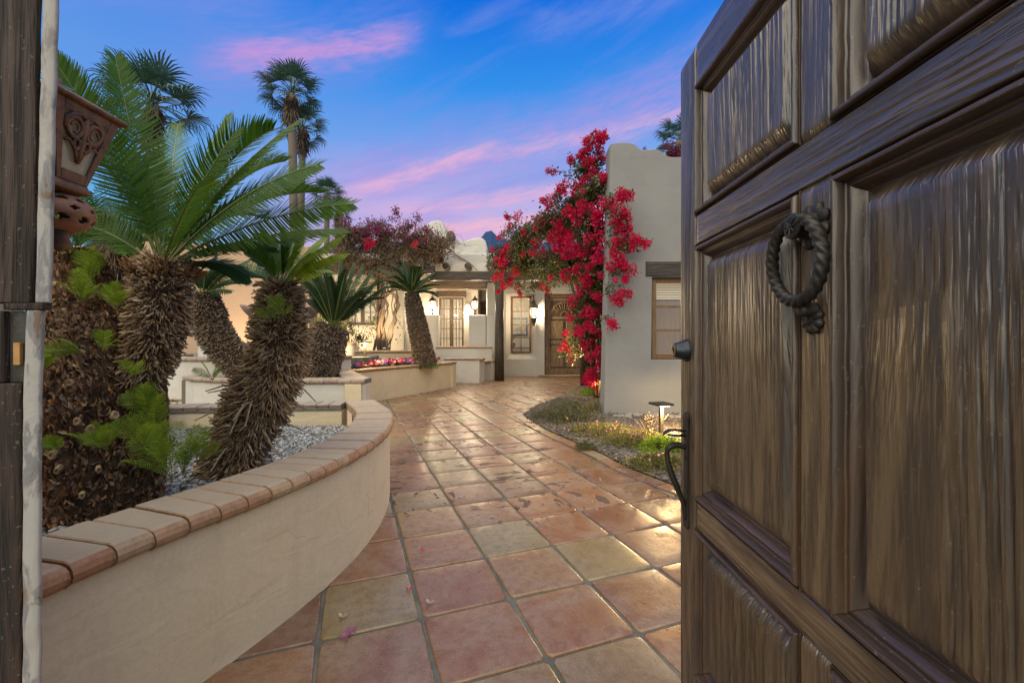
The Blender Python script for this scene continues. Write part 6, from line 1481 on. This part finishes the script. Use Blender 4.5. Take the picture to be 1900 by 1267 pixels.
# thin creeper on the wall under the window, lit shrub beside it
cr = thing('creeper', 'sparse creeper of small leaves on the wall under the left window', 'climbing plant', (-4.6, 12.4, .85))
leaves('leaves', [blob(665, 625, 22, 22, 12.4, 1, .25), blob(650, 600, 10, 25, 12.4, 1, .2), blob(690, 580, 10, 50, 12.3, 1, .2), blob(640, 610, 10, 30, 12.3, 1, .2), blob(740, 610, 8, 25, 12.5, .6, .1)], 1100, .06, 'bleaf', cr, .8)
q = MB()
for k in range(7): A = Vector((-4.7+k*.14, 12.45, .85)); q.tube(catmull([A, A+Vector((random.uniform(-.2, .2), 0, .4)), A+Vector((random.uniform(-.3, .3), .05, random.uniform(.7, 1.3)))], 4), .007, 4)
link('stems', q.mesh('stems'), M['vinestem'], cr)
sh = thing('shrub', 'yellow lit bushy shrub on the retaining wall beside the left window', 'shrub', (-4.85, 11.9, .85))
leaves('leaves', [blob(612, 608, 24, 30, 11.9, 1, .35), blob(628, 590, 15, 18, 11.9, 1, .3)], 3200, .055, 'dry', sh, .5); leaves('leaves', [blob(615, 605, 26, 32, 11.9, 1, .35)], 2500, .05, 'sagolime', sh, .5)
link('stems', MB().tube([(-4.9, 11.9, .8), (-4.88, 11.9, 1.4)], .02, 5).mesh('stems'), M['vinestem'], sh)

# ================================================================== FLOWER BED
pet = thing('petunia_bed', 'row of red, pink and purple petunias along the angled planter wall', 'flowers', (-2.6, 9.0, .57))
LN = [Vector((-3.20, 8.15, 0)), Vector((-1.85, 11.1, 0))]; LN0 = Vector((-4.3, 8.7, 0))
def bedpt():
    a, c = random.random(), random.random()**1.2; p = LN[0].lerp(LN[1], a); return p + Vector((-.93, .40, 0))*c*.75
n = 5200; ps = np.array([tuple(bedpt()) for _ in range(n)]); ps[:, 2] = .57 + rng.uniform(0, .17, n)
v_, f_ = scatter(LEAFV, LEAFF, ps, frames(unit(rng.normal(size=(n, 3)) + np.array([0, 0, .4]))), np.repeat(rng.uniform(.03, .06, (n, 1)), 3, 1))
tag(link('leaves', npmesh('leaves', v_, f_), M['bleaf'], pet), kind='stuff')
pm, t, b = material('petunia_petal'); c = t.ramp(irand(t), [(0, (.45, .01, .03, 1)), (.18, (.60, .05, .12, 1)), (.32, (.62, .22, .30, 1)), (.48, (.12, .04, .22, 1)), (.70, (.50, .05, .03, 1)), (.80, (.66, .40, .38, 1)), (1, (.62, .42, .36, 1))], 'CONSTANT'); t.l.new(c, b.inputs['Base Color']); b.inputs['Roughness'].default_value = .6
FV = [(0, 0, -.25)] + [(math.cos(2*math.pi*i/10)*(1 if i % 2 == 0 else .86), math.sin(2*math.pi*i/10)*(1 if i % 2 == 0 else .86), .12) for i in range(10)]
FF = [(0, 1+i, 1+(i+1) % 10, 1+(i+1) % 10) for i in range(10)]
n = 520; ps = np.array([tuple(bedpt()) for _ in range(n)]); ps[:, 2] = .73 + rng.uniform(-.02, .05, n)
F3 = [(0, 1+i, 1+(i+1) % 10) for i in range(10)]
dz = unit(rng.normal(size=(n, 3))*.5 + np.array([.25, -.8, .7])); fr_ = frames(dz); fr_ = np.stack([fr_[:, :, 1], fr_[:, :, 2], fr_[:, :, 0]], 2)
v_, f_ = scatter(FV, F3, ps, fr_, np.repeat(rng.uniform(.036, .052, (n, 1)), 3, 1)); tag(link('blossoms', npmesh('blossoms', v_, f_), pm, pet), kind='stuff')
# spiky grass tuft at the slender sago's foot
tf = thing('grass_tuft', 'spiky grass tuft at the foot of the slender sago', 'grass', (-1.95, 10.1, .57)); q = MB()
for k in range(46):
    a = random.uniform(0, 6.28); l = random.uniform(.15, .36); c0 = Vector((-1.95+random.gauss(0, .13), 10.1+random.gauss(0, .1), .57)); d = Vector((math.cos(a)*.45, math.sin(a)*.45, 1)).normalized(); s_ = Vector((-math.sin(a), math.cos(a), 0))*.008
    q.add([c0-s_, c0+s_, c0+d*l+Vector((math.cos(a)*.05, 0, -.02))], [(0, 1, 2)])
tag(link('blades', q.mesh('blades', fix=False), M['sago'], tf), kind='stuff')

# ================================================================== RIGHT GARDEN BED
bm_ = MB(); nx, ny = 30, 40; 
def bz(x, y): return .006 + .03*mnoise.noise(Vector((x*1.5, y*1.5, 0))) * (1 if inside((x, y), BEDP) else 0) - .05*max(0, min(1, (x-1.9)/1.5))
bp = [Vector(p) for p in BEDP]; cen = Vector((1.6, 6.2)); rings_ = []
for k in range(9):
    f = 1-k/9; rings_.append([(cen.x+(p.x-cen.x)*f, cen.y+(p.y-cen.y)*f, (.014 if k == 0 else .016+.02*abs(mnoise.noise(Vector((p.x*f*3, p.y*f*2, k)))))) for p in bp])
bedo = MB(); vs = [p for r in rings_ for p in r] + [(cen.x, cen.y, .03)]; nb = len(bp); fs = []
for k in range(8):
    for j in range(nb): fs.append((k*nb+j, k*nb+(j+1) % nb, (k+1)*nb+(j+1) % nb, (k+1)*nb+j))
for j in range(nb): fs.append((8*nb+j, 8*nb+(j+1) % nb, len(vs)-1))
bedo.add(vs, fs); tag(link('garden_bed', bedo.mesh('garden_bed', smooth=True), M['soil']), kind='structure')
# narrow edging tiles along the bed
edge = Path2(catmull([(3.2, 1.7), (1.75, 2.93), (1.30, 3.60), (1.07, 4.07), (.90, 4.66), (.45, 5.80), (.135, 7.03)], 8))
eo = link('bed_edging', MB().rings([[(edge.at(x).x+edge.nrm(x).x*a, edge.at(x).y+edge.nrm(x).y*a, z) for a, z in ((-.115, -.005), (-.115, .0035), (.03, .0035), (.03, -.005))] for x in np.linspace(0, edge.L, 60)]).mesh('bed_edging'), M['grout']); tag(eo, kind='structure')
x = .05; k = 0
while x < edge.L-.2:
    l = .27; rs = []
    for xx in np.linspace(x+.006, x+l-.006, 5):
        p, q_ = edge.at(xx), edge.nrm(xx); e_ = .004 if xx in (x+.006, x+l-.006) else 0
        rs.append([(p.x+q_.x*a, p.y+q_.y*a, z) for a, z in ((-.110, .0), (-.110, .0095), (-.104, .0125), (.02, .0125), (.025, .0095), (.025, .0))])
    org = Vector((edge.at(x+l/2).x, edge.at(x+l/2).y, 0)); rs = [[Vector(p)-org for p in r] for r in rs]
    link('edging_tile', MB().rings(rs).mesh('edging_tile'), M['tile'], eo, at=tuple(org)); x += l; k += 1
GREY2 = [(0, (.045, .042, .04, 1)), (.35, (.10, .09, .08, 1)), (.65, (.17, .15, .13, 1)), (.85, (.10, .07, .05, 1)), (1, (.28, .25, .21, 1))]
tag(pebbles('gravel', 15000, samp(BEDP, (.1, 3.0, 2.6, 9.2)), lambda p: .022, .0150, GREY2), 'grey gravel covering the garden bed on the right of the path', 'gravel')
# ground cover plants
M['cover'] = leafy('ground_cover_leaf', [(0, (.08, .09, .025, 1)), (.6, (.20, .18, .04, 1)), (1, (.36, .27, .06, 1))], .5, .3)
def cover(label, px, py, wpx, hpx, n, size=.022, mat='cover', h=.16, pinks=0, spikes=6):
    n = int(n*1.3)
    c = G(px, py); t_ = thing('ground_cover_plant', label, 'plant', (c.x, c.y, .01), 'ground cover plants'); rx = wpx/806*c.y/2; ry = rx*.8
    r_ = np.sqrt(rng.uniform(0, 1, n))*(1+.25*rng.normal(size=n)); a = rng.uniform(0, 2*np.pi, n); ps = np.stack([c.x+rx*r_*np.cos(a), c.y+ry*r_*np.sin(a), .02+h*rng.uniform(0, 1, n)*np.clip(1-r_**2*.7, .1, 1)], 1)
    key = np.array([mnoise.noise(Vector(p)*7) for p in ps]); ps = ps[key > -.12]; n = len(ps)
    v_, f_ = scatter(LEAFV, LEAFF, ps, frames(unit(rng.normal(size=(n, 3))+np.array([0, 0, .4]))), np.repeat(rng.uniform(.6, 1.3, (n, 1))*size*.8, 3, 1)); tag(link('leaves', npmesh('leaves', v_, f_), M[mat], t_), kind='stuff')
    q = MB()
    for k in range(spikes*3):
        a = random.uniform(0, 6.28); b0 = Vector((c.x+rx*.5*math.cos(a), c.y+ry*.5*math.sin(a), .0)); d = Vector((math.cos(a)*.6, math.sin(a)*.6, random.uniform(.3, 1.0)))*(h*1.1); q.tube([b0, b0+d*.6, b0+d+Vector((0, 0, -.01))], .0022, 3)
    link('stems', q.mesh('stems'), M['vinestem'], t_)
    if pinks:
        ps = np.array([(c.x+rx*random.gauss(0, .5), c.y+ry*random.gauss(0, .5), h*random.uniform(.7, 1.15)) for _ in range(pinks)]); v_, f_ = scatter(FV, F3, ps, frames(unit(rng.normal(size=(pinks, 3)))), np.repeat(rng.uniform(.010, .018, (pinks, 1)), 3, 1)); tag(link('pink_flowers', npmesh('pink_flowers', v_, f_), M['pinkp'], t_), kind='stuff')
pp_, t, b = material('pale_pink_petal'); b.inputs['Base Color'].default_value = (.55, .28, .30, 1); M['pinkp'] = pp_
cover('leggy dark leaved ground cover plant at the tip of the garden bed', 1050, 782, 105, 60, 5200, .026, 'bleaf', .34, 0, 14)
cover('low sprawling plant just left of the white wing corner', 1095, 765, 80, 40, 2600, .024, 'cover', .16, 0)
cover('yellow green plant glowing at the foot of the bougainvillea', 1098, 733, 60, 30, 2600, .03, 'sagolime', .18, 0)
cover('small flowering plant in the middle of the garden bed', 1120, 805, 130, 48, 5200, .022, 'cover', .13, 26)
cover('bright lit leafy plant left of the bronze path light', 1185, 825, 120, 55, 6200, .022, 'cover', .16, 30)
cover('lush plant right under the bronze path light', 1232, 838, 90, 50, 5200, .022, 'sagolime', .17, 14)
cover('low leafy mat beside the gate handle', 1225, 868, 110, 50, 5600, .02, 'cover', .13, 8)
cover('small green seedling plant near the gravel edge', 1085, 842-8, 40, 20, 700, .02, 'bleaf', .08, 0)
cover('dry sprig poking up between stones and the path light', 1205, 805, 24, 30, 260, .02, 'dry', .30, 0, 5)
cover('thin straggly plant spilling over the path at the bed tip', 1005, 775, 40, 25, 420, .022, 'bleaf', .20, 0, 8)
n = 1500; sm = samp(BEDP, (.2, 3.0, 3.0, 9.0)); ps = []
while len(ps) < n:
    p_ = sm()
    if p_: ps.append((p_[0], p_[1], .035))
v_, f_ = scatter(LEAFV, LEAFF, np.array(ps), frames(unit(rng.normal(size=(n, 3))*np.array([1, 1, .25]))), np.repeat(rng.uniform(.015, .04, (n, 1)), 3, 1)); tag(link('leaf_litter', npmesh('leaf_litter', v_, f_), M['dry']), 'dry brown leaf litter scattered over the gravel of the garden bed', 'leaves', kind='stuff')
# river stones along the foot of the wing
stn = pieces('river_stone', [(0, (.16, .14, .13, 1)), (1, (.30, .27, .24, 1))], .7, .004)
for k in range(22):
    x = 1.62+k*.085+random.uniform(-.02, .02); y = 6.92-random.uniform(0, .22); r_ = random.uniform(.05, .085)
    q = MB(); rs = []
    for j in range(1, 8):
        e = math.pi*(j/8-.5); rs.append([(r_*1.2*math.cos(e)*math.cos(a)*(1+.12*math.sin(a*2+k)), r_*.9*math.cos(e)*math.sin(a), r_*.62*math.sin(e)) for a in [2*math.pi*i/12 for i in range(12)]])
    q.rings(rs); o = link('river_stone', q.mesh('river_stone', smooth=True), stn, at=(x, y, r_*.45)); o.rotation_euler = (0, 0, random.uniform(0, 3)); tag(o, 'rounded river stone in the row at the foot of the white wing wall', 'stone', 'river stones')

# ================================================================== FALLEN PETALS
def petal(label, px, py, mat, s=.022):
    p = G(px, py, .003); q = MB(); n = 3
    for k in range(n):
        a = 2.1*k+px; d = Vector((math.cos(a), math.sin(a), 0)); s_ = Vector((-d.y, d.x, 0))
        c = Vector((0, 0, .003)); q.add([c, c+d*s*.5+s_*s*.4+Vector((0, 0, s*.35)), c+d*s+Vector((0, 0, s*.6)), c+d*s*.5-s_*s*.4+Vector((0, 0, s*.3))], [(0, 1, 2, 3)])
    o = link('fallen_blossom', q.mesh('fallen_blossom', fix=False), mat, at=(p.x, p.y, .003)); tag(o, label, 'blossom', 'fallen blossoms')
tanp, t, b = material('withered_petal'); b.inputs['Base Color'].default_value = (.42, .30, .20, 1); b.inputs['Roughness'].default_value = .8
magp, t, b = material('magenta_petal'); b.inputs['Base Color'].default_value = (.32, .05, .20, 1); b.inputs['Roughness'].default_value = .6
redp, t, b = material('crimson_petal'); b.inputs['Base Color'].default_value = (.45, .015, .04, 1); b.inputs['Roughness'].default_value = .6
petal('crimson fallen blossom, the farthest of those on the tiles', 783, 1023, redp); petal('crimson fallen blossom touching a grout line, midway', 759, 1095, redp, .02)
petal('withered tan blossom right of the second crimson one', 796, 1120, tanp, .024); petal('withered tan blossom near the curved planter wall', 635, 1146, tanp, .024)
petal('magenta blossom on the tiles, upper of the touching pair', 652, 1173, magp, .026); petal('magenta blossom on the tiles, lower of the touching pair', 640, 1184, magp, .026)
print('objects', len(bpy.data.objects), 'polys', sum(len(o.data.polygons) for o in bpy.data.objects if o.type == 'MESH'))
